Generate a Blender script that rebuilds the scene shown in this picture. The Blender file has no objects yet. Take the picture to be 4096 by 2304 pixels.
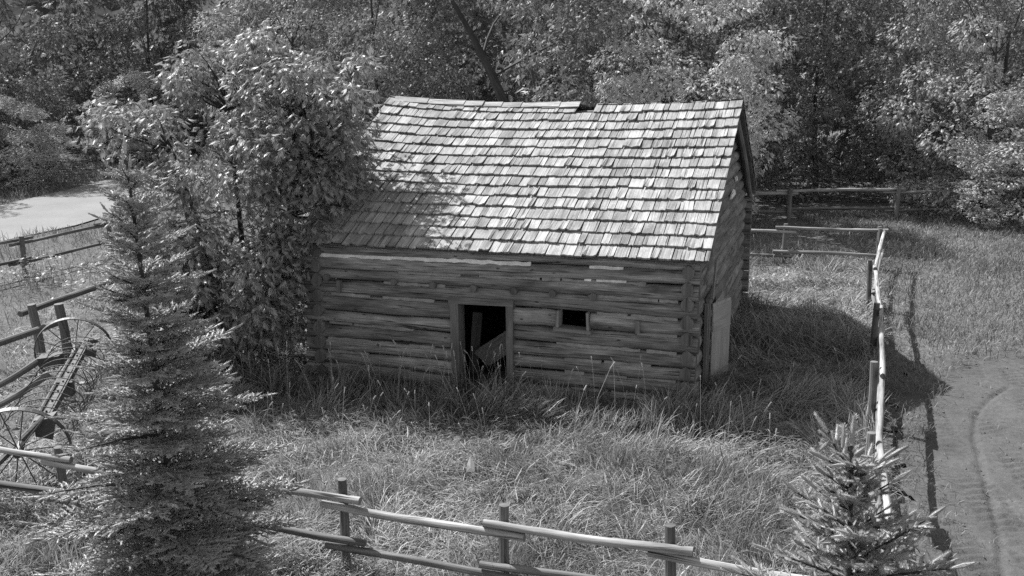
import bpy, math, random
import numpy as np
from mathutils import Matrix, Vector
PI = math.pi
rng = np.random.default_rng(7)
random.seed(7)
scene = bpy.context.scene
COL = scene.collection

# ------------------------------------------------------------------ camera
CAM_H, PITCH, ROLL, FPX = 5.1408, 0.2286, -0.0076, 4078.65
cam_d = bpy.data.cameras.new('camera')
cam_d.sensor_width = 36.0
cam_d.lens = 36.0 * FPX / 4096.0
cam_d.clip_end = 600
cam = bpy.data.objects.new('camera', cam_d)
cam.matrix_world = Matrix.Translation((0, 0, CAM_H)) @ Matrix.Rotation(PI/2 - PITCH, 4, 'X') @ Matrix.Rotation(ROLL, 4, 'Z')
COL.objects.link(cam)
scene.camera = cam

# ------------------------------------------------------------------ light (a monochrome photograph: neutral sky and sun)
SUN_AZ, SUN_EL = math.radians(-50), math.radians(49)      # azimuth from +Y, clockwise
world = bpy.data.worlds.new('World'); scene.world = world; world.use_nodes = True
nt = world.node_tree; nt.nodes.clear()
sky = nt.nodes.new('ShaderNodeTexSky'); sky.sky_type = 'NISHITA'; sky.sun_disc = False
sky.sun_elevation = SUN_EL; sky.sun_rotation = SUN_AZ
bw = nt.nodes.new('ShaderNodeRGBToBW'); bg = nt.nodes.new('ShaderNodeBackground'); wo = nt.nodes.new('ShaderNodeOutputWorld')
bg.inputs['Strength'].default_value = 0.12
nt.links.new(sky.outputs[0], bw.inputs[0]); nt.links.new(bw.outputs[0], bg.inputs[0]); nt.links.new(bg.outputs[0], wo.inputs[0])
sd = bpy.data.lights.new('sun', 'SUN'); sd.energy = 4.9; sd.angle = math.radians(0.53)
sun = bpy.data.objects.new('sun', sd); COL.objects.link(sun)
sdir = Vector((math.sin(SUN_AZ)*math.cos(SUN_EL), math.cos(SUN_AZ)*math.cos(SUN_EL), math.sin(SUN_EL)))
sun.rotation_euler = sdir.to_track_quat('Z', 'Y').to_euler()
sun.location = sdir * 60
vs = scene.view_settings
vs.view_transform = 'Standard'; vs.look = 'None'; vs.gamma = 1.0; vs.use_curve_mapping = False
vs.exposure = 1.12
scene.cycles.use_denoising = False
scene.cycles.max_bounces = 6; scene.cycles.transmission_bounces = 4; scene.cycles.transparent_max_bounces = 4
scene.cycles.diffuse_bounces = 4; scene.cycles.glossy_bounces = 2

# ------------------------------------------------------------------ helpers
def project(P):
    P = np.asarray(P, float).reshape(-1, 3)
    c, s = math.cos(PITCH), math.sin(PITCH)
    Z = P[:, 2] - CAM_H
    zc = P[:, 1]*c - Z*s
    u = FPX*P[:, 0]/zc; v = -FPX*(Z*c + P[:, 1]*s)/zc
    cr, sr = math.cos(ROLL), math.sin(ROLL)
    return 2048 + cr*u - sr*v, 1152 + sr*u + cr*v, zc

_grids = {}
def vnoise(x, y, scale, seed):
    if seed not in _grids: _grids[seed] = np.random.default_rng(seed).random((256, 256))
    g = _grids[seed]
    x = np.asarray(x)/scale + 1000.0; y = np.asarray(y)/scale + 1000.0
    xi = np.floor(x).astype(int); yi = np.floor(y).astype(int)
    fx = x - xi; fy = y - yi
    fx = fx*fx*(3-2*fx); fy = fy*fy*(3-2*fy)
    a = g[xi % 256, yi % 256]; b = g[(xi+1) % 256, yi % 256]
    c = g[xi % 256, (yi+1) % 256]; d = g[(xi+1) % 256, (yi+1) % 256]
    return (a*(1-fx)+b*fx)*(1-fy) + (c*(1-fx)+d*fx)*fy

def fast_mesh(name, V, Fs, tint=None, uv=None, smooth=False, mat_idx=None):
    V = np.asarray(V, np.float32)
    Fs = [np.asarray(F, np.int32) for F in Fs if len(F)]
    me = bpy.data.meshes.new(name)
    me.vertices.add(len(V)); me.vertices.foreach_set('co', V.ravel())
    loops = np.concatenate([F.ravel() for F in Fs])
    tot = np.concatenate([np.full(len(F), F.shape[1], np.int32) for F in Fs])
    st = np.concatenate([[0], np.cumsum(tot)[:-1]]).astype(np.int32)
    me.loops.add(len(loops)); me.loops.foreach_set('vertex_index', loops)
    me.polygons.add(len(tot)); me.polygons.foreach_set('loop_start', st)
    me.polygons.foreach_set('use_smooth', np.full(len(tot), bool(smooth)))
    if mat_idx is not None: me.polygons.foreach_set('material_index', np.asarray(mat_idx, np.int32))
    me.update(calc_edges=True)
    if uv is not None:
        l = me.uv_layers.new(name='UVMap')
        l.data.foreach_set('uv', np.asarray(uv, np.float32)[loops].ravel())
    if tint is not None:
        a = me.attributes.new('tint', 'FLOAT', 'POINT')
        t = np.full(len(V), tint, np.float32) if np.isscalar(tint) else np.asarray(tint, np.float32)
        a.data.foreach_set('value', t)
    return me

def obj(name, me, mat=None, parent=None, loc=None):
    o = bpy.data.objects.new(name, me); COL.objects.link(o)
    if mat is not None:
        for m in (mat if isinstance(mat, (list, tuple)) else [mat]):
            me.materials.append(m)
    if parent is not None: o.parent = parent
    if loc is not None: o.location = loc
    return o

def thing(name, label, cat, loc=(0, 0, 0), rotz=0.0, group=None):
    o = bpy.data.objects.new(name, None); COL.objects.link(o)
    o.empty_display_size = 0.2
    o.location = loc; o.rotation_euler = (0, 0, rotz)
    tag(o, label, cat, group)
    return o

def tag(o, label=None, cat=None, group=None, kind=None):
    if label: o['label'] = label
    if cat: o['category'] = cat
    if group: o['group'] = group
    if kind: o['kind'] = kind
    return o

def box(c, s, R=None, jit=0.0):
    """box with centre c, size s; UV in metres along the longest axis"""
    c = np.array(c, float); s = np.array(s, float)/2
    corners = np.array([[x, y, z] for x in (-1, 1) for y in (-1, 1) for z in (-1, 1)], float)*s
    if jit: corners = corners + rng.normal(0, jit, corners.shape)
    q = [(0, 1, 3, 2), (4, 6, 7, 5), (0, 4, 5, 1), (2, 3, 7, 6), (0, 2, 6, 4), (1, 5, 7, 3)]
    V = []; F = []; UV = []
    long = int(np.argmax(s))
    for f in q:
        pts = corners[list(f)]
        ax = [a for a in range(3) if a != long]
        n = np.cross(pts[1]-pts[0], pts[2]-pts[0]); na = int(np.argmax(abs(n)))
        u = [a for a in range(3) if a != na and a != long] or [ax[0]]
        for p in pts: UV.append((p[u[0]] + na*0.37, p[long] if na != long else p[ax[1]]))
        b = len(V); V.extend(pts); F.append((b, b+1, b+2, b+3))
    V = np.array(V)
    if R is not None: V = V @ np.array(R).T
    UV = np.array(UV) + rng.random(2)*20
    return V + c, [np.array(F)], UV

def rotm(ax, a):
    return np.array(Matrix.Rotation(a, 3, ax))

def frame_of(d):
    d = np.array(d, float); d /= np.linalg.norm(d)
    up = np.array([0, 0, 1.0]) if abs(d[2]) < 0.95 else np.array([1.0, 0, 0])
    a = np.cross(d, up); a /= np.linalg.norm(a)
    b = np.cross(a, d)
    return d, a, b

def pole(p0, p1, r0, r1, ns=10, nr=8, bump=0.06, crook=0.01, square=2.0, rb=None, peak=0.0):
    """tapered irregular round (or hewn) timber; rb: other half-axis ratio"""
    p0 = np.array(p0, float); p1 = np.array(p1, float)
    Lg = np.linalg.norm(p1-p0)
    d, a, b = frame_of(p1-p0)
    t = np.linspace(0, 1, nr+1)
    th = np.linspace(0, 2*PI, ns+1)
    off = rng.random(2)*50
    ca, sa = np.cos(th), np.sin(th)
    rad = (np.abs(ca)**square + np.abs(sa)**square)**(-1.0/square)
    V = []; UV = []
    ph = rng.random(4)*6
    for i, ti in enumerate(t):
        r = r0 + (r1-r0)*ti
        rr = r*rad*(1 + bump*(np.sin(th*2+ph[0]+ti*3)*0.4 + np.sin(th*3+ph[1]-ti*4)*0.3) + bump*0.6*(vnoise(np.cos(th)*2+off[0], np.sin(th)*2+ti*Lg*3+off[1], 0.8, 3)-0.5)*2)
        cx = crook*math.sin(ti*PI*1.5+ph[2]); cy = crook*math.sin(ti*PI*2.1+ph[3])
        ea = rr*ca*(rb if rb else 1.0); eb = rr*sa
        if peak: eb = np.where(eb > 0, eb*(1 + peak*np.maximum(0, 1-np.abs(ca)*1.5)), eb)
        P = p0 + d*(Lg*ti) + np.outer(ea + cx, a) + np.outer(eb + cy, b)
        V.append(P); UV.append(np.stack([th*r + off[0], np.full(ns+1, Lg*ti + off[1])], 1))
    V = np.concatenate(V); UV = np.concatenate(UV)
    n = ns+1
    i = np.arange(nr)[:, None]*n; j = np.arange(ns)[None, :]
    F = np.stack([i+j, i+j+1, i+n+j+1, i+n+j], -1).reshape(-1, 4)
    # end caps
    T = []
    for end, base in ((0, 0), (1, nr*n)):
        ring = V[base:base+ns]; c = ring.mean(0) + d*(-0.004 if end == 0 else 0.004)
        k = len(V)
        V = np.concatenate([V, ring, [c]])
        loc = np.stack([(ring-c) @ a, (ring-c) @ b], 1)
        UV = np.concatenate([UV, loc*0.6 + off, [off]])
        jj = np.arange(ns)
        tri = np.stack([k+jj, k+(jj+1) % ns, np.full(ns, k+ns)], 1)
        T.append(tri[:, ::-1] if end == 0 else tri)
    # outward winding of the sides: a x b = ... keep consistent
    return V, [F[:, ::-1], np.concatenate(T)[:, ::-1]], UV

def merge(parts):
    V = []; F3 = []; F4 = []; UV = []; n = 0
    for v, fs, uv in parts:
        V.append(v); UV.append(uv)
        for f in fs:
            f = np.asarray(f)
            if not len(f): continue
            (F3 if f.shape[1] == 3 else F4).append(f+n)
        n += len(v)
    Fs = []
    if F4: Fs.append(np.concatenate(F4))
    if F3: Fs.append(np.concatenate(F3))
    return np.concatenate(V), Fs, np.concatenate(UV)

def part(name, geo, mat, parent=None, tint=None, smooth=False):
    V, F, UV = geo
    if tint is None: tint = float(rng.random())
    mi = np.concatenate([np.full(len(f), min(i, 1)) for i, f in enumerate(F)]) if isinstance(mat, list) else None
    return obj(name, fast_mesh(name, V, F, tint, UV, smooth, mi), mat, parent)

# ------------------------------------------------------------------ materials
class NB:
    def __init__(s, name):
        s.m = bpy.data.materials.new(name); s.m.use_nodes = True
        s.t = s.m.node_tree; s.t.nodes.clear()
    def n(s, typ, **k):
        nd = s.t.nodes.new(typ)
        for a, v in k.items():
            if a.startswith('i_'): nd.inputs[int(a[2:]) if a[2:].isdigit() else a[2:].replace('_', ' ')].default_value = v
            else: setattr(nd, a, v)
        return nd
    def l(s, a, b): s.t.links.new(a, b)
    def math(s, op, a, b=None, clamp=False):
        nd = s.n('ShaderNodeMath', operation=op, use_clamp=clamp)
        for i, x in enumerate((a, b)):
            if x is None: continue
            if isinstance(x, (int, float)): nd.inputs[i].default_value = x
            else: s.l(x, nd.inputs[i])
        return nd.outputs[0]
    def ramp(s, x, stops):
        nd = s.n('ShaderNodeValToRGB'); cr = nd.color_ramp
        while len(cr.elements) < len(stops): cr.elements.new(0.5)
        for e, (p, v) in zip(cr.elements, stops):
            e.position = p; e.color = (v, v, v, 1)
        s.l(x, nd.inputs[0]); return nd.outputs[0]
    def noise(s, vec, scale, detail=4, rough=0.6, dist=0.0):
        nd = s.n('ShaderNodeTexNoise'); nd.inputs['Scale'].default_value = scale; nd.inputs['Detail'].default_value = detail
        nd.inputs['Roughness'].default_value = rough; nd.inputs['Distortion'].default_value = dist
        if vec is not None: s.l(vec, nd.inputs['Vector'])
        return nd.outputs[0]
    def mapping(s, vec, scale):
        nd = s.n('ShaderNodeMapping'); nd.inputs['Scale'].default_value = scale; s.l(vec, nd.inputs['Vector']); return nd.outputs[0]
    def attr(s, name): return s.n('ShaderNodeAttribute', attribute_name=name).outputs['Fac']
    def out(s, sh): s.l(sh, s.n('ShaderNodeOutputMaterial').inputs[0]); return s.m
    def bump(s, h, strength, dist=0.01):
        nd = s.n('ShaderNodeBump'); nd.inputs['Strength'].default_value = strength; nd.inputs['Distance'].default_value = dist
        s.l(h, nd.inputs['Height']); return nd.outputs[0]
    def principled(s, col, rough=0.85, normal=None, spec=0.25):
        nd = s.n('ShaderNodeBsdfPrincipled'); nd.inputs['Roughness'].default_value = rough
        nd.inputs['Specular IOR Level'].default_value = spec
        if isinstance(col, (int, float)): nd.inputs['Base Color'].default_value = (col, col, col, 1)
        else: s.l(col, nd.inputs['Base Color'])
        if normal is not None: s.l(normal, nd.inputs['Normal'])
        return nd.outputs[0]

def wood(name, lo, hi, grain=45, crack=0.5, tintamt=0.5, lichen=0.0, rough=0.85, spec=0.2, stain=0.4, knots=0.0):
    b = NB(name)
    uv = b.n('ShaderNodeUVMap').outputs[0]
    t = b.attr('tint')
    g1 = b.noise(b.mapping(uv, (grain, 1.6, 1)), 1.0, 5, 0.65, 0.3)
    g2 = b.noise(b.mapping(uv, (5, 1.1, 1)), 1.0, 3, 0.6)
    ck = b.noise(b.mapping(uv, (28, 0.9, 1)), 1.0, 2, 0.5, 0.6)
    col = b.ramp(g1, [(0.25, lo), (0.75, hi)])
    blot = b.ramp(g2, [(0.3, 1.0-stain), (0.7, 1.0+stain*0.5)])
    col = b.math('MULTIPLY', col, blot)
    col = b.math('MULTIPLY', col, b.math('ADD', b.math('MULTIPLY', t, tintamt), 1.0-tintamt*0.5))
    ckr = b.ramp(ck, [(0.30, 1.0-crack), (0.40, 1.0)])
    col = b.math('MULTIPLY', col, ckr)
    if knots:
        vo = b.n('ShaderNodeTexVoronoi'); vo.inputs['Scale'].default_value = 1.0
        b.l(b.mapping(uv, (7, 3.2, 1)), vo.inputs['Vector'])
        col = b.math('MULTIPLY', col, b.ramp(vo.outputs['Distance'], [(0.07, 1.0-knots), (0.13, 1.0)]))
        ck2 = b.ramp(b.noise(b.mapping(uv, (90, 2.2, 1)), 1.0, 3, 0.6, 0.4), [(0.34, 0.55), (0.42, 1.0)])
        col = b.math('MULTIPLY', col, ck2)
    if lichen:
        oc = b.n('ShaderNodeTexCoord').outputs['Object']
        ln = b.noise(oc, 38, 3, 0.6)
        lm = b.ramp(ln, [(0.60, 0.0), (0.68, 1.0)])
        col = b.math('ADD', col, b.math('MULTIPLY', lm, lichen))
        col = b.math('MULTIPLY', col, b.ramp(b.noise(oc, 2.3, 4, 0.6), [(0.3, 0.78), (0.7, 1.15)]))
    h = b.math('ADD', b.math('MULTIPLY', g1, 0.6), ckr)
    return b.out(b.principled(col, rough, b.bump(h, 0.7, 0.008), spec))

def leafmat(name, lo, hi, trans=0.45, gloss=0.06, grough=0.45):
    b = NB(name)
    t = b.attr('tint')
    col = b.ramp(t, [(0.0, lo), (1.0, hi)])
    df = b.n('ShaderNodeBsdfDiffuse'); tr = b.n('ShaderNodeBsdfTranslucent'); gl = b.n('ShaderNodeBsdfGlossy')
    gl.inputs['Roughness'].default_value = grough; gl.inputs['Color'].default_value = (0.8, 0.8, 0.8, 1)
    b.l(col, df.inputs[0]); b.l(col, tr.inputs[0])
    m1 = b.n('ShaderNodeMixShader'); m1.inputs[0].default_value = trans
    b.l(df.outputs[0], m1.inputs[1]); b.l(tr.outputs[0], m1.inputs[2])
    m2 = b.n('ShaderNodeMixShader'); m2.inputs[0].default_value = gloss
    b.l(m1.outputs[0], m2.inputs[1]); b.l(gl.outputs[0], m2.inputs[2])
    return b.out(m2.outputs[0])

def plain(name, lo, hi, scale=8.0, rough=0.9, spec=0.2, bump=0.3, detail=6):
    b = NB(name)
    oc = b.n('ShaderNodeTexCoord').outputs['Object']
    n1 = b.noise(oc, scale, detail, 0.65); n2 = b.noise(oc, scale*0.13, 3, 0.5)
    col = b.ramp(n1, [(0.3, lo), (0.7, hi)])
    col = b.math('MULTIPLY', col, b.ramp(n2, [(0.3, 0.75), (0.7, 1.2)]))
    return b.out(b.principled(col, rough, b.bump(n1, bump, 0.02), spec))

M = {}
M['shingle'] = wood('weathered_shingle', 0.12, 0.42, grain=85, crack=0.75, tintamt=0.6, lichen=0.16, stain=0.45)
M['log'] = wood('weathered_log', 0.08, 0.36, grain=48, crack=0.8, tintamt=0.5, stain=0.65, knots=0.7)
M['log_end'] = wood('log_end_grain', 0.07, 0.17, grain=30, crack=0.6, tintamt=0.4)
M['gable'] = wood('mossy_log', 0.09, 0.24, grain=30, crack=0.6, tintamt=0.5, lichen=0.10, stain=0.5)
M['frame'] = wood('door_frame_wood', 0.08, 0.19, grain=60, crack=0.5, tintamt=0.4)
M['rail'] = wood('fence_rail', 0.10, 0.38, grain=60, crack=0.85, tintamt=0.9, stain=0.5)
M['post'] = wood('fence_post', 0.08, 0.19, grain=50, crack=0.4, tintamt=0.4)
M['board'] = wood('grey_board', 0.25, 0.34, grain=25, crack=0.15, tintamt=0.2, stain=0.25)
M['inboard'] = wood('plank', 0.16, 0.26, grain=50, crack=0.3, tintamt=0.3)
M['bark'] = wood('bark', 0.03, 0.085, grain=30, crack=0.5, tintamt=0.3)
M['chink'] = plain('chinking_mortar', 0.52, 0.74, 14, bump=0.5)
M['chink_old'] = plain('old_chinking', 0.17, 0.28, 14, bump=0.5)
M['soil'] = plain('soil_under_grass', 0.06, 0.12, 6)
M['rust'] = plain('rusty_iron', 0.035, 0.07, 30, rough=0.6, spec=0.4)
M['iron'] = plain('worn_iron', 0.035, 0.06, 25, rough=0.5, spec=0.5)
M['dark'] = plain('interior_earth', 0.05, 0.09, 8)
M['paper'] = plain('white_paper', 0.65, 0.8, 10, bump=0.1)
M['leaf'] = leafmat('maple_leaf', 0.13, 0.30, 0.32, 0.06)
M['leaf_bg'] = leafmat('wood_leaf', 0.11, 0.23, 0.36, 0.03)
M['leaf_bright'] = leafmat('pale_leaf', 0.34, 0.60, 0.46, 0.04)
M['leaf_mid'] = leafmat('mid_leaf', 0.18, 0.37, 0.36, 0.04)
M['needle'] = leafmat('spruce_needle', 0.23, 0.45, 0.25, 0.03, 0.5)
M['grass'] = leafmat('dry_grass', 0.13, 0.46, 0.32, 0.03, 0.5)
M['lawn'] = leafmat('lawn_grass', 0.12, 0.26, 0.35, 0.02, 0.5)

def gravel_road():
    b = NB('gravel_road')
    oc = b.n('ShaderNodeTexCoord').outputs['Object']
    n1 = b.noise(oc, 30, 6, 0.7); n2 = b.noise(oc, 0.6, 4, 0.6)
    col = b.math('MULTIPLY', b.ramp(n1, [(0.3, 0.15), (0.7, 0.22)]), b.ramp(n2, [(0.3, 0.88), (0.7, 1.08)]))
    return b.out(b.principled(col, 0.95, b.bump(n1, 0.3, 0.01), 0.15))
M['road'] = gravel_road()

def dirt_mat():
    b = NB('packed_dirt')
    oc = b.n('ShaderNodeTexCoord').outputs['Object']
    n1 = b.noise(oc, 18, 8, 0.75); n2 = b.noise(oc, 0.9, 5, 0.65); n3 = b.noise(oc, 60, 3, 0.6)
    col = b.math('MULTIPLY', b.ramp(n1, [(0.3, 0.052), (0.7, 0.098)]), b.ramp(n2, [(0.35, 0.85), (0.65, 1.2)]))
    col = b.math('ADD', col, b.math('MULTIPLY', b.ramp(n3, [(0.68, 0.0), (0.74, 1.0)]), 0.05))
    return b.out(b.principled(col, 0.95, b.bump(b.math('ADD', n1, n3), 0.6, 0.02), 0.15))
M['dirt'] = dirt_mat()

def ground_mat():
    b = NB('ground_thatch')
    oc = b.n('ShaderNodeTexCoord').outputs['Object']
    n1 = b.noise(oc, 14, 8, 0.75); n2 = b.noise(oc, 0.35, 5, 0.6)
    col = b.math('MULTIPLY', b.ramp(n1, [(0.3, 0.055), (0.7, 0.17)]), b.ramp(n2, [(0.3, 0.75), (0.7, 1.25)]))
    return b.out(b.principled(col, 0.95, b.bump(n1, 0.8, 0.05), 0.1))
M['ground'] = ground_mat()

# ------------------------------------------------------------------ the setting: ground, road, dirt track
def sheet(name, poly, z, mat, div=None):
    n = len(poly)
    V = np.array([(x, y, z) for x, y in poly]); c = V.mean(0)
    V = np.concatenate([V, [c]])
    F = np.array([(i, (i+1) % n, n) for i in range(n)])
    o = obj(name, fast_mesh(name, V, [F]), mat); o['kind'] = 'structure'
    return o

GN = 160
gx = np.linspace(-60, 60, GN+1); gy = np.concatenate([np.linspace(-6, 40, GN//2*1), np.linspace(41, 180, GN//2+1)])
X, Y = np.meshgrid(gx, gy, indexing='ij')
Z = (vnoise(X, Y, 1.7, 11)-0.5)*0.03*np.clip((40-Y)/10, 0, 1) - 0.02
V = np.stack([X, Y, Z], -1).reshape(-1, 3)
ny = len(gy); ii, jj = np.meshgrid(np.arange(GN), np.arange(ny-1), indexing='ij')
F = np.stack([ii*ny+jj, (ii+1)*ny+jj, (ii+1)*ny+jj+1, ii*ny+jj+1], -1).reshape(-1, 4)
g = obj('ground', fast_mesh('ground', V, [F], smooth=True), M['ground']); g['kind'] = 'structure'

ROAD_N = [(-19.5, 15.5), (-16.9, 22), (-14.6, 27.8), (-13.4, 31), (-12.9, 34.5), (-12.4, 39), (-11.4, 46), (-9.5, 56), (-6, 70)]
ROAD_F = [(-24.5, 15.5), (-21.5, 24), (-19.2, 30.5), (-17.9, 35), (-17.3, 39), (-16.9, 42.5), (-15.8, 48), (-13.6, 58), (-10, 72)]
rv = np.array([(x, y, 0.02) for x, y in ROAD_N] + [(x, y, 0.02) for x, y in ROAD_F]); k = len(ROAD_N)
o = obj('road', fast_mesh('road', rv, [np.array([(i, i+1, k+i+1, k+i) for i in range(k-1)])]), M['road']); o['kind'] = 'structure'

DIRT_CORE = [(9.6, 16.6), (8.4, 16.5), (7.3, 15.9), (6.5, 14.8), (5.9, 13.6), (5.35, 12.2), (5.0, 10.9), (4.6, 9.3), (4.2, 7.6), (3.8, 5.5), (6, 3), (16, 6), (16, 17)]
DIRT = [(9.6, 17.4), (8.4, 17.1), (6.9, 16.5), (5.9, 15.2), (5.25, 13.6), (4.75, 12.2), (4.35, 10.9), (3.95, 9.3), (3.5, 7.6), (3.0, 5.5), (6, 3), (16, 6), (16, 17)]
from mathutils.geometry import delaunay_2d_cdt
def inside(poly, x, y):
    x = np.asarray(x); y = np.asarray(y); r = np.zeros(x.shape, bool); n = len(poly); j = n-1
    for i in range(n):
        xi, yi = poly[i]; xj, yj = poly[j]
        c = ((yi > y) != (yj > y)) & (x < (xj-xi)*(y-yi)/((yj-yi) or 1e-9)+xi)
        r ^= c; j = i
    return r
# dirt track with pressed tyre ribs: a displaced grid clipped to the dirt outline
def dirt_track():
    st = 0.04
    xs = np.arange(2.9, 10.5, st); ys = np.arange(4, 17, st)
    X, Y = np.meshgrid(xs, ys, indexing='ij')
    e = (vnoise(X, Y, 0.5, 21)-0.5)*0.9 + (vnoise(X, Y, 0.13, 24)-0.5)*0.35
    keep = inside(DIRT, X+e, Y+e*0.7)
    Z = 0.035 + (vnoise(X, Y, 0.25, 22)-0.5)*0.025 + (vnoise(X, Y, 0.08, 23)-0.5)*0.012
    # ribbed tracks follow curved lines
    for x0, cur, w in ((4.75, 0.020, 0.20), (5.35, 0.022, 0.26), (6.1, 0.024, 0.26), (6.9, 0.024, 0.3)):
        cx = x0 + cur*(Y-8)**2 - 0.02*(Y-8)
        dx = np.abs(X-cx)
        m = np.clip((w-dx)/0.05, 0, 1)
        m = m*np.clip((vnoise(X, Y, 0.7, 25)-0.25)*2.2, 0, 1)
        Z += m*(-0.012 + 0.013*np.sign(np.sin(Y*2*PI/0.16 + np.where(X > cx, 1, -1)*(X-cx)*14)))
    # single narrow wheel rut that bends
    cy = 14.2 - 0.28*(X-7.7)**2
    cxr = np.interp(Y, [7, 9.27, 10.32, 11.72, 12.87, 13.71, 14.46, 15.25], [4.0, 4.88, 5.32, 5.79, 6.19, 6.59, 7.14, 7.94])
    m = np.clip((0.05-np.abs(X-cxr))/0.03, 0, 1)*(Y < 15)
    Z -= m*0.03
    ny = len(ys); idx = np.arange(X.size).reshape(X.shape)
    q = np.stack([idx[:-1, :-1], idx[1:, :-1], idx[1:, 1:], idx[:-1, 1:]], -1)
    kq = keep[:-1, :-1] & keep[1:, :-1] & keep[1:, 1:] & keep[:-1, 1:]
    F = q[kq]
    used = np.unique(F); rm = np.full(X.size, -1); rm[used] = np.arange(len(used))
    V = np.stack([X, Y, Z], -1).reshape(-1, 3)[used]
    o = obj('dirt_path', fast_mesh('dirt_path', V, [rm[F]], smooth=True), M['dirt']); o['kind'] = 'structure'
dirt_track()

# ------------------------------------------------------------------ log cabin
PHI = 0.3194; L, W = 6.10, 7.236; HE, HR = 2.249, 4.327; OHF, OHR = 0.12, 0.19
LF = (-3.2034, 15.8767, 0.0)
cabin = thing('log_cabin', 'weathered log cabin with grey shingle roof, empty doorway and small square window opening', 'cabin', LF, -PHI)
def to_world(p):
    p = np.asarray(p, float).reshape(-1, 3); c, s = math.cos(-PHI), math.sin(-PHI)
    return np.stack([LF[0]+p[:, 0]*c-p[:, 1]*s, LF[1]+p[:, 0]*s+p[:, 1]*c, p[:, 2]], 1)

def hlog(name, x0, x1, zl0, zh0, zl1, zh1, yc, axis='x', mat=None, depth=0.10, ns=14, peak=0.0, sq=2.6):
    """a hewn wall log between lower and upper edges given at both ends"""
    za, zb = (zl0+zh0)/2, (zl1+zh1)/2; ra, rb_ = (zh0-zl0)/2, (zh1-zl1)/2
    p0, p1 = ((x0, yc, za), (x1, yc, zb)) if axis == 'x' else ((yc, x0, za), (yc, x1, zb))
    geo = pole(p0, p1, ra*0.985, rb_*0.985, ns, max(4, int(abs(x1-x0)/0.22)), 0.07, 0.008, sq, rb=depth/((ra+rb_)/2), peak=peak)
    return part(name, geo, [mat or M['log'], M['log_end']], cabin, smooth=True)

GL = [0.0, 0.25, 0.44, 0.65, 0.92, 1.11, 1.40, 1.63, 1.79, 2.02, 2.21]
GR = [-0.05, 0.19, 0.46, 0.66, 0.87, 1.13, 1.39, 1.65, 1.89, 2.10, 2.23]
def gz(i, x): return GL[i] + (GR[i]-GL[i])*x/L
DX0, DX1, DZ = 2.37, 3.40, 1.50
WX0, WX1 = 4.06, 4.57
for i in range(10):
    xa = -0.10 - 0.1*rng.random(); xb = L + 0.02 + 0.05*rng.random()
    segs = [(xa, xb)]
    if i < 6: segs = [(xa, DX0+0.03), (DX1-0.03, xb)]
    if i == 5: segs = [(xa, DX0+0.03), (DX1-0.03, WX0), (WX1, xb)]
    for a, b in segs:
        hlog('log', a, b, gz(i, a)+0.002, gz(i+1, a)-0.002, gz(i, b)+0.002, gz(i+1, b)-0.002, 0.10 + rng.normal(0, 0.006))
# sill log under the wall
hlog('log', 0.0, L-0.05, -0.3, 0.02, -0.32, -0.03, 0.13)

# side and back walls
ENDZ = [0.10, 0.36, 0.60, 0.84, 1.12, 1.36, 1.62, 1.85, 2.09]
SD0, SD1, SDZ = 1.30, 1.98, 1.34
for j, z in enumerate(ENDZ):
    h = 0.118
    for xw in (0.11, L-0.11):
        segs = [(0.12, W+0.05)]
        geo = pole((xw+rng.normal(0, 0.008), -0.03-0.03*rng.random(), z-0.01), (xw, 0.3, z-0.01), 0.082+0.012*rng.random(), 0.09, 12, 3, 0.12, 0.0, 2.3, peak=0.35)
        part('log_end', geo, [M['gable'], M['log_end']], cabin)
        if xw > 1 and z < 1.3: segs = [(segs[0][0], SD0), (SD1, segs[0][1])]
        for a, b in segs:
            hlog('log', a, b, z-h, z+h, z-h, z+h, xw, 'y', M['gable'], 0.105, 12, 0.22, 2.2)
for i in range(10):
    hlog('log', -0.08, L+0.10, gz(i, 0)+0.006, gz(i+1, 0)-0.006, gz(i, L)+0.006, gz(i+1, L)-0.006, W-0.10, ns=10)
def roof_z(y):
    return HR - abs(y-W/2)/(W/2+OHF)*(HR-HE)
z = 2.31
while z < 4.1:
    half = (HR-0.13-z)/(HR-HE)*(W/2+OHF)
    for xw in (0.11, L-0.11):
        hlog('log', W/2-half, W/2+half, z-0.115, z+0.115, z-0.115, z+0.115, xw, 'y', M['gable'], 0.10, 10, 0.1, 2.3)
    z += 0.225

# chinking strips in the gaps
def strip(x0, x1, i, y, hmin, hmax, zoff=0.0, mat='chink'):
    n = max(3, int((x1-x0)/0.06)); xs = np.linspace(x0, x1, n+1)
    zc = np.array([gz(i, x) for x in xs]) + zoff
    up = hmin + (hmax-hmin)*vnoise(xs*9+i*7, xs*0+i, 1.0, 31); dn = hmin + (hmax-hmin)*vnoise(xs*11+i*3, xs*0+i, 1.0, 32)
    yy = y + 0.006*(vnoise(xs*8, xs*0+i*5, 1.0, 33)-0.5)
    A = np.stack([xs, yy, zc+up], 1); B = np.stack([xs, yy-0.006, zc-dn], 1); C = A+[0, 0.05, 0]; D = B+[0, 0.05, 0]
    V = np.concatenate([A, B, C, D]); m = n+1; k = np.arange(n)
    F = [np.stack([k, k+m, k+m+1, k+1], 1), np.stack([k, k+1, k+1+2*m, k+2*m], 1), np.stack([k+m, k+3*m, k+3*m+1, k+m+1], 1)]
    F.append(np.array([[0, 2*m, 3*m, m], [n, n+m, n+3*m, n+2*m]]))
    UV = np.stack([V[:, 0], V[:, 2]], 1)
    part('chinking', (V, [np.concatenate(F)], UV), M[mat], cabin)
strip(0.0, 3.66, 9, 0.020, 0.016, 0.040)
strip(4.55, 5.05, 9, 0.026, 0.012, 0.035)
strip(1.35, 1.75, 10, 0.05, 0.01, 0.03); strip(2.05, 3.1, 10, 0.05, 0.01, 0.03); strip(3.4, 4.3, 10, 0.05, 0.008, 0.03)
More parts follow.
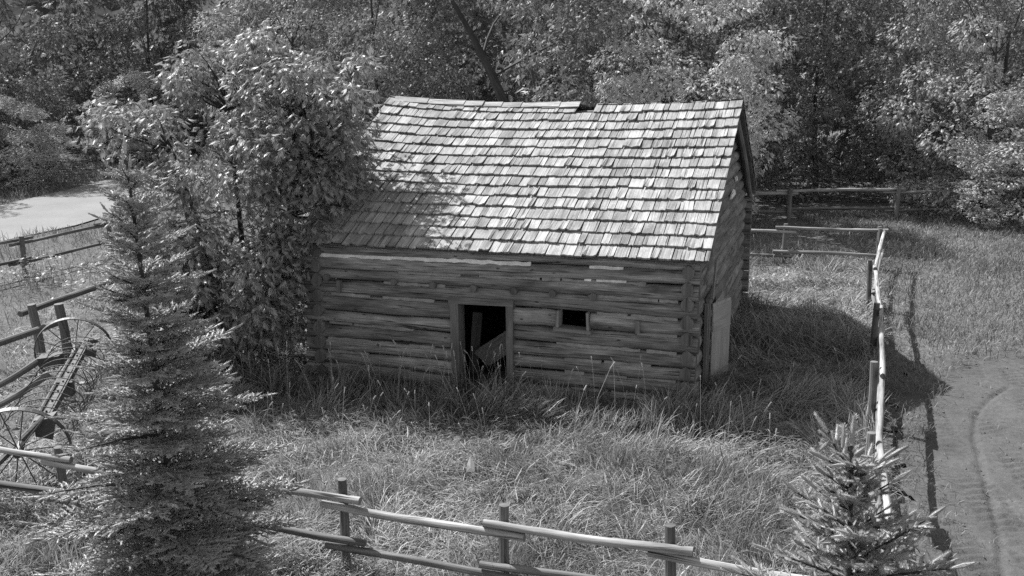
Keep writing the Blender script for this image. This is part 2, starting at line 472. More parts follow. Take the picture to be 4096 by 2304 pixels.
strip(4.48, 4.58, 8, 0.012, 0.014, 0.016, 0.02); strip(4.66, 5.1, 8, 0.012, 0.014, 0.018, 0.02)
for i in range(1, 9):
    x = 0.2 + rng.random()*0.3
    while x < 5.8:
        ln = 0.25 + 1.1*rng.random()
        x1 = min(x+ln, 5.85)
        ok = not (i <= 6 and x1 > DX0-0.02 and x < DX1+0.02) and not (i in (5, 6) and x1 > WX0-0.05 and x < WX1+0.05)
        if ok and x1-x > 0.15 and rng.random() < (0.42 if i > 6 else 0.78):
            strip(x, x1, i, 0.026 + 0.012*rng.random(), 0.010, 0.034, mat='chink_old')
        x = x1 + 0.02 + 0.35*rng.random()**2
# joist ends
for x, zz in ((0.28, 1.66), (1.45, 1.665), (2.1, 1.655), (2.76, 1.65), (3.4, 1.65), (4.0, 1.65), (4.62, 1.65)):
    part('joist_end', pole((x, -0.025, zz), (x, 0.3, zz), 0.055, 0.055, 9, 2, 0.15, 0), M['log_end'], cabin)
# little blocks nailed on the wall
part('wall_block', box((0.50, -0.012, 1.53), (0.07, 0.05, 0.20), rotm('Y', 0.06), 0.004), M['frame'], cabin)
part('wall_block', box((5.28, -0.012, 1.24), (0.07, 0.05, 0.19), rotm('Y', -0.05), 0.004), M['frame'], cabin)

# door frame, window frame
df = part('door_frame', box((DX0+0.085, 0.09, 0.60), (0.14, 0.25, 1.62), rotm('Y', -0.010), 0.004), M['frame'], cabin)
part('door_jamb', box((DX1-0.055, 0.08, 0.60), (0.105, 0.24, 1.64), rotm('Y', 0.0), 0.004), M['frame'], df)
part('door_lintel', box(((DX0+DX1)/2-0.005, 0.085, 1.452), (DX1-DX0+0.01, 0.245, 0.105), rotm('Y', -0.018), 0.003), M['frame'], df)
wf = part('window_frame', box(((WX0+WX1)/2, 0.06, 1.115), (WX1-WX0+0.06, 0.24, 0.05), rotm('Y', 0.03), 0.003), M['inboard'], cabin)
part('window_jamb', box((WX0+0.025, 0.07, 1.26), (0.045, 0.22, 0.27), rotm('Y', 0.02), 0.003), M['inboard'], wf)
part('window_jamb', box((WX1-0.025, 0.07, 1.26), (0.04, 0.22, 0.28), rotm('Y', -0.04), 0.003), M['inboard'], wf)
# things inside seen through the door
part('floor', box((L/2, W/2, 0.03), (L-0.3, W-0.3, 0.06)), M['dark'], cabin)

# side door: jamb boards and a pale sheet standing ajar
for yy, ww, zz in ((1.02, 0.12, 1.46), (1.17, 0.09, 1.42), (1.30, 0.10, 1.44)):
    part('side_jamb', box((L+0.035, yy, zz/2-0.05), (0.05, ww, zz), rotm('X', 0.01), 0.004), M['frame'], cabin)
part('side_jamb', box((L+0.02, 2.04, 0.65), (0.05, 0.12, 1.45), None, 0.004), M['frame'], cabin)
part('side_lintel', box((L+0.03, 1.62, 1.40), (0.06, 0.95, 0.12), rotm('X', 0.02), 0.004), M['frame'], cabin)
a = 0.36
Rd = rotm('Z', -a)
c = np.array([L+0.06, 1.48, 0.62]) + Rd @ np.array([0, 0.30, 0])
sdoor = part('side_door', box(c, (0.02, 0.60, 1.34), Rd, 0.002), M['board'], cabin, tint=0.6)
sdoor['label'] = 'pale sheet of board standing ajar'
part('door_batten', box(c + Rd @ np.array([0.016, 0, 0.42]), (0.008, 0.585, 0.40), Rd @ rotm('X', 0.0), 0.002), M['board'], sdoor, tint=0.4)
part('loose_board', box((L+0.10, 1.28, 1.72), (0.03, 0.10, 0.62), rotm('X', -0.55), 0.003), M['inboard'], cabin)
for yy in (1.45, 1.62):
    part('gable_board', box((L+0.03, yy, 2.44), (0.035, 0.13, 0.78), rotm('X', 0.03), 0.004), M['frame'], cabin)
part('gable_chinking', box((L+0.005, 4.3, 2.62), (0.03, 0.62, 0.07), rotm('X', 0.02), 0.008), M['chink'], cabin)
part('gable_chinking', box((L+0.005, 4.8, 2.84), (0.03, 0.22, 0.06), rotm('X', 0.02), 0.008), M['chink'], cabin)

# ------------------------------------------------------------------ roof
RX0, RX1 = -OHR, L+OHR
SL = math.hypot(W/2+OHF, HR-HE)                # slope length
ca, sa = (W/2+OHF)/SL, (HR-HE)/SL
def sag(x, s):
    u = (x-RX0)/(RX1-RX0); s = np.maximum(s, 0.0)
    return -(0.17*np.sin(PI*np.clip(u, 0, 1)**0.95)*(s/SL)**1.2 + 0.025*np.sin(u*7+1)*(s/SL)) - 0.02*np.sin(u*5)*(1-s/SL)
def roofp(x, s, n, side=0):
    """point on the roof: x along the ridge, s up the slope from the eave, n along the normal"""
    x = np.asarray(x, float); s = np.asarray(s, float); n = np.asarray(n, float)
    y = -OHF + s*ca - n*sa; z = HE + s*sa + n*ca + sag(x, s)
    if side: y = W - y
    return np.stack([x+0*s, y, z], -1)
EXPO = 0.287; NROW = 15
HOLE = (3.38, 3.74)
def deck(side, x0, x1, s0, s1, n=-0.02, th=0.022, m=10):
    xs = np.linspace(x0, x1, m+1)
    A = roofp(xs, np.full(m+1, s0), n, side); B = roofp(xs, np.full(m+1, s1), n, side)
    C = roofp(xs, np.full(m+1, s0), n-th, side); D = roofp(xs, np.full(m+1, s1), n-th, side)
    V = np.concatenate([A, B, C, D]); q = m+1; k = np.arange(m)
    F = np.concatenate([np.stack([k, k+1, k+q+1, k+q], 1), np.stack([k+2*q, k+3*q, k+3*q+1, k+2*q+1], 1),
                        np.stack([k, k+2*q, k+2*q+1, k+1], 1), np.stack([k+q, k+q+1, k+3*q+1, k+3*q], 1),
                        [[0, q, 3*q, 2*q], [m, m+2*q, m+3*q, m+q]]])
    UV = np.concatenate([np.stack([np.full(q, v), xs], 1) for v in (s0, s1, s0+.5, s1+.5)]) + rng.random(2)*9
    return V, [F], UV
roof = part('roof', merge([pole((RX0+0.05, W/2, HR-0.16), ((RX0+RX1)/2, W/2, HR-0.31), 0.06, 0.06, 8, 6), pole(((RX0+RX1)/2, W/2, HR-0.31), (RX1-0.05, W/2, HR-0.14), 0.06, 0.06, 8, 6)]), M['frame'], cabin)
for side in (0, 1):
    nb = 20; bw_ = (SL-0.02)/nb
    for i in range(nb):
        s0, s1 = 0.02+i*bw_, 0.02+(i+1)*bw_-0.012
        if i == nb-1 or (i == nb-2 and side == 0):
            part('sheathing_board', deck(side, RX0+0.02, HOLE[0], s0, s1, m=6), M['frame'], roof)
            part('sheathing_board', deck(side, HOLE[1], RX1-0.02, s0, s1, m=5), M['frame'], roof)
        else:
            part('sheathing_board', deck(side, RX0+0.02, RX1-0.02-0.02*rng.random(), s0, s1), M['frame'], roof)

def shingle_geo(x0, x1, s0, length, side, lift=0.0, thick=0.015, skew=0.0):
    m = 4
    xs = np.linspace(x0, x1, m+1)
    butt = s0 + rng.normal(0, 0.006, m+1) - 0.004
    top = np.full(m+1, s0+length)
    cup = lift*np.abs(np.linspace(-1, 1, m+1))**1.5
    # three levels along the length: butt, exposure, top
    nb = 0.030 + cup; nm = 0.009 + cup*0.2; mid = np.full(m+1, s0+EXPO*1.0)
    sh = skew*(length)
    lows = [(butt, nb, xs), (mid, np.full(m+1, nm) if np.isscalar(nm) else nm, xs+sh*0.7), (top, np.zeros(m+1)+0.001, xs+sh)]
    ths = (thick, thick*0.62, thick*0.5)
    V = []; UV = []
    ru = rng.random(2)*30
    for (s, n, xx), t in zip(lows, ths):
        V.append(roofp(xx, s, n+t, side)); UV.append(np.stack([xx, s], 1)+ru)
    V.append(roofp(xs, butt, nb, side)); UV.append(np.stack([xs, butt-0.02], 1)+ru)       # underside of the butt
    V.append(roofp(xs+sh, top, np.zeros(m+1), side)); UV.append(np.stack([xs, top], 1)+ru)
    V = np.concatenate(V); UV = np.concatenate(UV); q = m+1; k = np.arange(m)
    F = [np.stack([k, k+1, k+q+1, k+q], 1), np.stack([k+q, k+q+1, k+2*q+1, k+2*q], 1), np.stack([k+3*q, k+3*q+1, k+1, k], 1)]
    F.append(np.array([[0, q, 4*q, 3*q], [q, 2*q, 2*q, 4*q]])[:1])
    F.append(np.array([[m, m+3*q, m+4*q, m+q]]))
    F = np.concatenate(F)
    T = np.array([[q, 2*q, 4*q], [m+q, m+4*q, m+2*q]])
    if side: F = F[:, ::-1]; T = T[:, ::-1]
    return V, [F, T], UV
fr = []; rest = []
for side in (0, 1):
    for r in range(NROW):
        x = RX0 + 0.01*rng.random() - 0.01
        s0 = r*EXPO - 0.03
        ph = rng.random()*6
        while x < RX1-0.03:
            w = float(np.clip(rng.normal(0.158, 0.052), 0.07, 0.30))
            if RX1-x-w < 0.07: w = RX1-x
            x1 = min(x+w, RX1)
            ss = s0 + 0.010*math.sin(x*1.7+ph) + rng.normal(0, 0.007) + (0.03 if rng.random() < 0.03 else 0)
            ln = EXPO*1.42
            if r == NROW-1: ln = SL - ss + 0.03 + 0.02*rng.random()
            skip = r == NROW-1 and side == 0 and HOLE[0] < (x+x1)/2 < HOLE[1]
            if r == NROW-1 and side == 1 and HOLE[0]-0.1 < (x+x1)/2 < HOLE[1]+0.1: ln -= 0.12
            if side == 0 and r == NROW-2 and x1 > HOLE[0] and x < HOLE[1]: ln = EXPO*0.95
            if not skip:
                geo = shingle_geo(x+0.003+0.006*rng.random(), x1-0.003-0.006*rng.random(), ss, ln, side, lift=0.035*rng.random()**4, thick=0.017+0.014*rng.random(), skew=rng.normal(0, 0.012))
                tint = float(np.clip(rng.normal(0.5, 0.25), 0, 1))
                (fr if side == 0 else rest).append((geo, tint))
            x = x1
# the shingles that show largest become single objects (the front slope, nearest rows and right-hand side first)
def vis(e):
    (V, F, UV), t = e
    c = to_world(V.mean(0)); d = np.linalg.norm(c - np.array([0, 0, CAM_H]))
    u, v, zc = project(c)
    hid = 1.0 if u[0] > 1650 else 0.35
    return hid*(V[:, 0].max()-V[:, 0].min())/d**2
fr.sort(key=vis, reverse=True)
for geo, t in fr[:300]: part('shingle', geo, M['shingle'], roof, tint=t)
def joined(name, items, mat, parent):
    V, F, UV = merge([g for g, t in items])
    tt = np.concatenate([np.full(len(g[0]), t, np.float32) for g, t in items])
    o = obj(name, fast_mesh(name, V, F, tt, UV), mat, parent); o['kind'] = 'stuff'; return o
joined('shingle', fr[300:] + rest, M['shingle'], roof)
# overlapping ridge boards on the left half
x = 0.05
while x < 3.0:
    ln = 0.55
    for side in (0, 1):
        s1 = SL + 0.01
        A = deck(side, x-0.12, x+ln, s1-0.15+rng.normal(0, 0.008), s1+0.012, n=0.045+0.012*((x*10) % 2 > 1), th=0.02, m=3)
        V = A[0]
        V[:, 2] += 0.03*np.clip((x+ln-V[:, 0])/ln, 0, 1) * 0 + 0.018*((V[:, 0]-x)/ln)
        part('ridge_board', (V, A[1], A[2]), M['shingle'], roof, tint=0.35+0.4*rng.random())
    x += 0.36
# poles under the rakes
for x in (L+0.06, -0.06):
    part('rake_pole', pole((x, W/2+0.05, HR-0.20), (x, W+0.06, HE-0.12), 0.055, 0.05, 9, 8, 0.1, 0.01), M['frame'], roof)

# planks inside the doorway (things of their own)
def tilted(name, label, cat, c, s, R):
    o = thing(name, label, cat, tuple(to_world(c)[0]), -PHI)
    part('board', box((0, 0, 0), s, R, 0.002), M['frame'] if s[2] > 1 else M['inboard'], o)
    return o
tilted('leaning_plank', 'wide plank fallen aslant inside the dark doorway', 'plank', (3.20, 0.62, 0.74), (1.35, 0.06, 0.34), rotm('Y', -0.62) @ rotm('X', 0.5))
tilted('upright_plank', 'narrow plank propped upright just inside the left door jamb', 'plank', (2.50, 0.75, 0.55), (0.16, 0.03, 1.05), rotm('Y', 0.09))

# ------------------------------------------------------------------ fences
def fence(name, label, posts, up, lo, side, first_hi=True, rmat='rail', ph=1.0, pr=0.05, rr=0.038, skip_rails=(), over=0.22, lowgap=0.085):
    base = np.array(posts[0])
    f = thing(name, label, 'fence', (base[0], base[1], 0))
    P = np.array(posts) - base
    for (x, y) in P:
        hh = ph + rng.normal(0, 0.03); lean = rng.normal(0, 0.02, 2)
        part('post', pole((x, y, -0.35), (x+lean[0], y+lean[1], hh), pr*1.05, pr*(0.92+0.1*rng.random()), 10, 8, 0.06, 0.004), M['post'], f, smooth=False)
    hi = first_hi
    for k in range(len(P)-1):
        d = P[k+1]-P[k]; dl = np.linalg.norm(d); d = d/dl; nrm = np.array([d[1], -d[0]])*side
        for j, zz in enumerate((up, lo)):
            if (k, j) in skip_rails: continue
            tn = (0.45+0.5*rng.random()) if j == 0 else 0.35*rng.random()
            z0 = zz + (lowgap/2 if hi else -lowgap/2) + rng.normal(0, 0.008); z1 = zz + (lowgap/2 if hi else -lowgap/2) + rng.normal(0, 0.008)
            a = P[k] - d*over*(0.7+0.6*rng.random()) + nrm*(pr+rr*0.8); b = P[k+1] + d*over*(0.7+0.6*rng.random()) + nrm*(pr+rr*0.8)
            r0, r1 = rr*(0.88+0.25*rng.random()), rr*(0.88+0.25*rng.random())
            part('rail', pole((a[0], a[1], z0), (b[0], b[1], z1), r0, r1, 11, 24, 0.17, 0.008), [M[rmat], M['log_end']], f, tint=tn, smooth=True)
        hi = not hi
    return f
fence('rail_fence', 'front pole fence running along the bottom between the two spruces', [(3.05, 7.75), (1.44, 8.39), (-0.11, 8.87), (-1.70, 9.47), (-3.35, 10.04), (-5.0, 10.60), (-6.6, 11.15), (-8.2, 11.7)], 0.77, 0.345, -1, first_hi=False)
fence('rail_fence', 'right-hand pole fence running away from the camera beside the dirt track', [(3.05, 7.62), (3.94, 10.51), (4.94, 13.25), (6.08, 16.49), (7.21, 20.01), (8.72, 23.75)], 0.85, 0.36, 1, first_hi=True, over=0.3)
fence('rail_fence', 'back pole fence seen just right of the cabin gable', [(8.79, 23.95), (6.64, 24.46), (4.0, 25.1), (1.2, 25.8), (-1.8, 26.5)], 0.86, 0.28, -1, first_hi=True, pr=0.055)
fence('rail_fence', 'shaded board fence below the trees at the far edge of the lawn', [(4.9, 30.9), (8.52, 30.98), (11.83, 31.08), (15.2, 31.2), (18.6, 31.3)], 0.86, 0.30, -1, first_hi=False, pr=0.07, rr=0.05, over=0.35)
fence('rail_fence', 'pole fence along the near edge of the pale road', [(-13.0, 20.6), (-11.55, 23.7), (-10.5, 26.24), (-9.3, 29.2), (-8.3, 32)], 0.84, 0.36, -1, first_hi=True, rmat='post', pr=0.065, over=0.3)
lf = thing('rail_fence', 'broken pole fence with two stout stubs behind the hay rake', 'fence', (-8.23, 17.09, 0))
def lpart(n, a, b, r0, r1, m, nr=12): part(n, pole(np.array(a)-[-8.23, 17.09, 0], np.array(b)-[-8.23, 17.09, 0], r0, r1, 10, nr, 0.08, 0.01), m, lf)
lpart('post', (-8.20, 17.09, -0.3), (-8.27, 17.05, 0.95), 0.085, 0.075, M['post'])
lpart('post', (-7.72, 17.08, -0.3), (-7.81, 17.06, 0.95), 0.09, 0.08, M['post'])
lpart('post', (-7.5, 20.0, -0.3), (-7.5, 20.0, 0.95), 0.07, 0.07, M['post'])
lpart('rail', (-8.43, 16.95, 0.80), (-7.55, 20.1, 0.86), 0.055, 0.05, M['post'])
lpart('rail', (-9.2, 14.4, 0.42), (-7.88, 17.25, 0.60), 0.06, 0.055, M['post'])

# ------------------------------------------------------------------ hay rake
def tube(pts, r, ns=6):
    pts = np.array(pts, float); n = len(pts)
    tan = np.gradient(pts, axis=0); tan /= np.linalg.norm(tan, axis=1)[:, None]
    th = np.linspace(0, 2*PI, ns, endpoint=False)
    V = []; 
    ref = np.array([0.13, 0.21, 0.97])
    for p, t in zip(pts, tan):
        a = np.cross(t, ref); a /= np.linalg.norm(a); b = np.cross(t, a)
        V.append(p + np.outer(np.cos(th)*r, a) + np.outer(np.sin(th)*r, b))
    V = np.concatenate(V); i = np.arange(n-1)[:, None]*ns; j = np.arange(ns)[None, :]
    F = np.stack([i+j, i+(j+1) % ns, i+ns+(j+1) % ns, i+ns+j], -1).reshape(-1, 4)
    return V, [F], np.stack([V[:, 0], V[:, 2]], 1)
H1, H2 = np.array([-5.88, 11.39, 0.56]), np.array([-6.93, 15.5, 0.56])
rake = thing('hay_rake', 'rusty horse-drawn dump rake with two spoked wheels at the left edge', 'hay rake', (H1[0], H1[1], 0))
ORG = np.array([H1[0], H1[1], 0])
ax = (H2-H1); axl = np.linalg.norm(ax); ax = ax/axl
def wheel(H, tilt):
    n = ax.copy(); side_ = np.cross(n, [0, 0, 1]); side_ /= np.linalg.norm(side_)
    upv = np.array([0, 0, 1.0])*math.cos(tilt) + n*math.sin(tilt); n2 = np.cross(side_, upv)
    c = H - ORG; R = 0.585
    t = np.linspace(0, 2*PI, 49)
    # flat iron rim: swept rectangle
    V = []
    for rr_, w in ((R, -0.035), (R, 0.035), (R-0.014, 0.035), (R-0.014, -0.035)):
        V.append(c + np.outer(np.cos(t)*rr_, side_) + np.outer(np.sin(t)*rr_, upv) + n2*w)
    V = np.concatenate(V); q = 49; k = np.arange(48)
    F = np.concatenate([np.stack([k+a*q, k+1+a*q, k+1+b*q, k+b*q], 1) for a, b in ((0, 1), (1, 2), (2, 3), (3, 0))])
    wh = part('wheel', (V, [F], np.stack([V[:, 0], V[:, 2]], 1)), M['iron'], rake)
    for a in np.linspace(0, 2*PI, 14, endpoint=False):
        e = c + side_*math.cos(a)*(R-0.01) + upv*math.sin(a)*(R-0.01)
        part('spoke', tube([c+n2*0.02*(-1)**int(a*7/PI), e], 0.008, 5), M['rust'], wh)
    part('hub', pole(c-n2*0.11, c+n2*0.11, 0.055, 0.05, 10, 3, 0.02, 0), M['iron'], wh)
wheel(H1, -0.25); wheel(H2, -0.2)
part('axle', pole(H1-ORG, H2-ORG, 0.03, 0.03, 8, 4, 0.02, 0), M['rust'], rake)
# frame beam (angle iron) above and behind the axle
sd_ = np.cross(ax, [0, 0, 1]); sd_ /= np.linalg.norm(sd_)
b0 = H1 + ax*0.45 + sd_*0.22 + np.array([0, 0, 0.22]); b1 = H2 - ax*0.1 + sd_*0.22 + np.array([0, 0, 0.22])
mid = (b0+b1)/2 - ORG; Ra = rotm('Z', math.atan2(ax[1], ax[0])-PI/2)
bm = part('beam', box(mid, (0.065, np.linalg.norm(b1-b0), 0.015), Ra, 0.0), M['iron'], rake)
part('beam', box(mid + np.array([0, 0, -0.05]) + Ra @ np.array([0.05, 0, 0]), (0.014, np.linalg.norm(b1-b0), 0.09), Ra, 0.0), M['rust'], rake)
for s in np.linspace(0.05, 0.95, 9):
    part('bolt', pole(b0*(1-s)+b1*s-ORG, b0*(1-s)+b1*s-ORG+np.array([0, 0, 0.03]), 0.015, 0.013, 6, 1, 0, 0), M['rust'], bm)
for s in (0.0, 0.42, 0.97):
    p = b0*(1-s)+b1*s - ORG
    part('bracket', box(p + np.array([0, 0, -0.12]), (0.22, 0.16, 0.24), Ra, 0.02), M['rust'], rake)
part('arm', pole(b0-ORG, b0-ORG-sd_*0.45-ax*0.55-np.array([0, 0, 0.34]), 0.045, 0.035, 8, 4, 0.05, 0), M['rust'], rake)
for s in np.linspace(0.05, 0.95, 12):
    p = b0*(1-s)+b1*s - ORG
    t = np.linspace(-0.35*PI, 0.95*PI, 16)
    pts = [p + sd_*(math.cos(a)*0.42-0.12) + np.array([0, 0, 1])*(math.sin(a)*0.30-0.22) + ax*0.02*a for a in t]
    part('tine', tube(pts, 0.007, 5), M['rust'], rake)
for (u0, u1) in (((-7.15, 15.0, 0.62), (-8.05, 14.5, 0.12)), ((-6.75, 14.2, 0.60), (-7.35, 13.75, 0.25))):
    part('shaft', pole(np.array(u0)-ORG, np.array(u1)-ORG, 0.055, 0.045, 9, 8, 0.05, 0.01), M['post'], rake)
part('gear_box', box(np.array([-7.05, 14.95, 0.60])-ORG, (0.35, 0.25, 0.14), Ra, 0.02), M['rust'], rake)

# scrap of white paper in the grass
pv = np.array([(-0.05, 0, 0), (0.05, 0.01, 0.0), (0.045, 0.02, 0.10), (0.0, 0.03, 0.19), (-0.04, 0.01, 0.09), (0.0, -0.02, 0.06)], float)
pv2 = np.concatenate([pv, pv+[0, 0.004, 0]])
pf = [(0, 1, 5), (1, 2, 5), (2, 3, 5), (3, 4, 5), (4, 0, 5)]
pf = pf + [tuple(i+6 for i in f[::-1]) for f in pf]
o = obj('paper_scrap', fast_mesh('paper_scrap', pv2, [np.array(pf)]), M['paper'], None, (-0.5, 11.1, 0.36))
tag(o, 'small white scrap of paper caught in the tall grass before the door', 'paper')

# ------------------------------------------------------------------ foliage templates
def leaflet_template(n, length, width, droop, near):
    """compound leaf: n leaflets on a rachis along +X, z up"""
    V = []; F3 = []; F4 = []
    R = length
    for i in range(n):
        if i == n-1: base = np.array([R*0.55, 0, -droop*0.3*R]); ang = 0.0
        else:
            k = i//2; s = 1 if i % 2 else -1
            base = np.array([R*(0.15+0.4*k/max(1, (n-1)//2)), 0, -droop*0.12*R*k]); ang = s*math.radians(58-12*k)
        d = np.array([math.cos(ang), math.sin(ang), -droop*(0.55+0.3*rng.random())]); d /= np.linalg.norm(d)
        a = np.array([-math.sin(ang), math.cos(ang), 0.0])
        nn = np.cross(d, a)
        ll = R*0.55*(0.8+0.4*rng.random()); w = width*(0.8+0.4*rng.random())
        b = len(V)
        if near:
            V += [base, base+d*ll*0.40+a*w*0.5-nn*w*0.2, base+d*ll-np.array([0, 0, ll*0.15]), base+d*ll*0.40-a*w*0.5-nn*w*0.2]
            F3 += [(b, b+1, b+2), (b, b+2, b+3)]
        else:
            V += [base+d*ll*0.1+a*w*0.5, base+d*ll*0.1-a*w*0.5, base+d*ll-np.array([0, 0, ll*0.12])]
            F3 += [(b, b+1, b+2)]
    return np.array(V), np.array(F3)

def instance(tmpl, pos, fwd, up, scale, tint):
    """many copies of a template as one array; fwd, up: (N,3)"""
    TV, TF = tmpl
    f = fwd/np.linalg.norm(fwd, axis=1)[:, None]
    s = np.cross(up, f); s /= (np.linalg.norm(s, axis=1)[:, None]+1e-9)
    u = np.cross(f, s)
    V = pos[:, None, :] + scale[:, None, None]*(TV[None, :, 0:1]*f[:, None, :] + TV[None, :, 1:2]*s[:, None, :] + TV[None, :, 2:3]*u[:, None, :])
    n = len(TV)
    F = TF[None] + (np.arange(len(pos))*n)[:, None, None]
    return V.reshape(-1, 3), F.reshape(-1, TF.shape[1]), np.repeat(tint, n)

def rand_unit(n):
    v = rng.normal(size=(n, 3)); return v/np.linalg.norm(v, axis=1)[:, None]

def crown_leaves(lobes, tmpls, per_m2, leaf_scale, tint_mid=0.5, tint_var=0.22, shell=0.72):
    """leaf sprays gathered on lobes (x,y,z,r): mostly on each lobe's shell, drooping outward"""
    Vs = []; Fs = []; Ts = []; nv = 0
    for (x, y, z, r) in lobes:
        n = max(6, int(per_m2*4*PI*r*r))
        d = rand_unit(n); d[:, 2] = d[:, 2]*0.9 + 0.12
        rad = r*(shell + (1.12-shell)*rng.random(n)**0.7)
        pos = np.array([x, y, z]) + d*rad[:, None]*np.array([1, 1, 0.75])
        fwd = d*np.array([1, 1, 0.35]) + rng.normal(0, 0.45, (n, 3)); fwd[:, 2] -= 0.15
        up = np.array([0, 0, 1.0]) + rng.normal(0, 0.35, (n, 3)) + d*0.35
        sc = leaf_scale*(0.65+0.7*rng.random(n))
        lt = np.clip(tint_mid + rng.normal(0, 0.10) + rng.normal(0, tint_var, n), 0, 1)
        w = rng.integers(0, len(tmpls), n)
        for k, tm in enumerate(tmpls):
            m = w == k
            if not m.any(): continue
            V, F, T = instance(tm, pos[m], fwd[m], up[m], sc[m], lt[m])
            Vs.append(V); Fs.append(F+nv); Ts.append(T); nv += len(V)
    return np.concatenate(Vs), np.concatenate(Fs), np.concatenate(Ts)

def limb(p0, p1, r0, r1, bend=0.12, nr=7, ns=7):
    p0 = np.array(p0, float); p1 = np.array(p1, float)
    t = np.linspace(0, 1, nr+1); Lg = np.linalg.norm(p1-p0)
    off = rng.normal(0, bend*Lg, 3)
    pts = p0 + (p1-p0)*t[:, None] + np.sin(PI*t)[:, None]*off
    V = []; UV = []
    tan = np.gradient(pts, axis=0); tan /= np.linalg.norm(tan, axis=1)[:, None]
    th = np.linspace(0, 2*PI, ns+1)
    for i in range(nr+1):
        _, a, b = frame_of(tan[i]); r = r0+(r1-r0)*t[i]
        V.append(pts[i]+np.outer(np.cos(th)*r, a)+np.outer(np.sin(th)*r, b)); UV.append(np.stack([th*r, np.full(ns+1, t[i]*Lg)], 1))
    n = ns+1; i = np.arange(nr)[:, None]*n; j = np.arange(ns)[None]
    F = np.stack([i+j, i+n+j, i+n+j+1, i+j+1], -1).reshape(-1, 4)
    return (np.concatenate(V), [F], np.concatenate(UV)), pts[-1], pts

def make_lobes(Ht, R, zb, n, rmin, rmax, low=0.6):
    L_ = []
    for _ in range(n):
        for _ in range(20):
            t = rng.random()**(1.0/low if False else 1.25)
            z = zb + (Ht-zb)*t
            prof = math.sin(PI*min(1, 0.12+0.88*t*0.95))**0.55 if t > 0.35 else (0.75+0.7*t)
            a = rng.random()*2*PI; rr = R*prof*(0.45+0.55*rng.random()**0.5)
            r = rmin+(rmax-rmin)*rng.random()
            p = (rr*math.cos(a), rr*math.sin(a), z, r)
            if all((p[0]-q[0])**2+(p[1]-q[1])**2+(p[2]-q[2])**2 > (0.55*(r+q[3]))**2*0.6 for q in L_): break
        L_.append(p)
    return L_

BGT = [leaflet_template(7, 0.26, 0.06, d, False) for d in (0.5, 0.9, 1.3)]
def tree_meshes(name, Ht, R, zb, nl, rmin, rmax, per, ls, lean=0.0, trunk=0.11, mat='leaf_bg', stems=1, clear=False):
    lobes = make_lobes(Ht, R, zb, nl, rmin, rmax)
    if clear: lobes = [q for q in lobes if not (q[1] < 0.9 and abs(q[0]+0.46*q[2]) < 0.75+q[3] and 2.5 < q[2] < 8)]
    V, F, T = crown_leaves(lobes, BGT, per, ls)
    crown = fast_mesh(name+'_crown', V, [F], T); crown.materials.append(M[mat])
    geos = []
    for s in range(stems):
        off = rng.normal(0, 0.25, 2)*(stems > 1)
        g1, top, pts = limb((off[0], off[1], -0.3), (off[0]*3+lean*Ht*0.5, off[1]*3, Ht*(0.75 if stems == 1 else 0.4)), trunk, trunk*0.25, 0.05 if clear else 0.03, 10, 9)
        geos.append(g1)
        for q in lobes[s::stems][::9 if clear else 7]:
            k = min(9, max(2, int(q[2]/(Ht*0.75)*7)))
            g2, _, _ = limb(pts[k], q[:3], trunk*0.2, 0.012, 0.08, 5, 5); geos.append(g2)
    V, Fs, UV = merge(geos)
    tr = fast_mesh(name+'_trunk', V, Fs, 0.5, UV, True); tr.materials.append(M['bark'])
    return crown, tr

def place_tree(name, label, meshes, loc, rz, sc=(1, 1, 1), group=None):
    t = thing(name, label, 'tree', loc, rz, group); t.scale = sc
    for nm, me in (('crown', meshes[0]), ('trunk', meshes[1])):
        o = bpy.data.objects.new(nm, me); COL.objects.link(o); o.parent = t
    return t
TV = [tree_meshes('tall_a', 9.8, 3.0, 0.4, 66, 0.5, 0.9, 44, 0.50),
      tree_meshes('tall_b', 9.2, 2.7, 0.4, 60, 0.45, 0.85, 46, 0.50, lean=-0.12),
      tree_meshes('bushy', 7.0, 2.5, 0.3, 56, 0.42, 0.75, 60, 0.46, mat='leaf_bright', stems=3),
      tree_meshes('wide', 8.5, 3.4, 0.3, 70, 0.5, 0.95, 44, 0.50, mat='leaf_mid'),
      tree_meshes('open', 8.8, 3.0, 1.6, 44, 0.6, 1.0, 46, 0.50, lean=-0.66, trunk=0.24, clear=True)]
GB = 'leafy trees standing behind the cabin and the road'
TREES = [
 ('tall dark tree at the far left, overhanging the road', 0, (-24.6, 38.5), 0.3, 1.0),
 ('tree at the left beyond the bend of the pale road', 0, (-22.6, 45.0), 1.9, 1.05),
 ('tree straight above the top of the left spruce', 1, (-18.2, 52.5), 2.2, 1.15),
 ('grey leafy tree between the road and the small maple', 0, (-10.6, 47.5), 4.0, 1.1),
 ('tree just above the crown of the maple that hides the cabin corner', 3, (-8.0, 39.0), 5.0, 1.05),
 ('tree over the left end of the cabin ridge', 1, (-4.2, 35.5), 0.8, 1.05),
 ('tree with a thick dark leaning trunk behind the middle of the ridge', 4, (1.2, 31.4), 0.0, 1.0),
 ('bright bushy tree behind the right half of the ridge', 2, (5.0, 30.6), 1.0, 1.10),
 ('shadowed tree just right of the cabin gable', 1, (8.4, 35.6), 2.6, 0.95),
 ('tall tree above the right-hand fence corner', 0, (11.0, 36.5), 3.3, 1.0),
 ('broad tree spilling over the far fence at the right edge', 3, (14.9, 32.2), 0.9, 0.95),
 ('tree in the upper right corner of the wood', 0, (17.8, 37.5), 5.3, 1.05),
]
for lab, v, (x, y), rz, s in TREES:
    place_tree('leafy_tree', lab, TV[v], (x, y, 0), rz, (s, s, s), GB)
place_tree('leafy_shrub', 'low leafy shrub sprouting beside the back of the gable', TV[2], (6.3, 30.9, -0.1), 3.9, (0.5, 0.5, 0.42), GB)
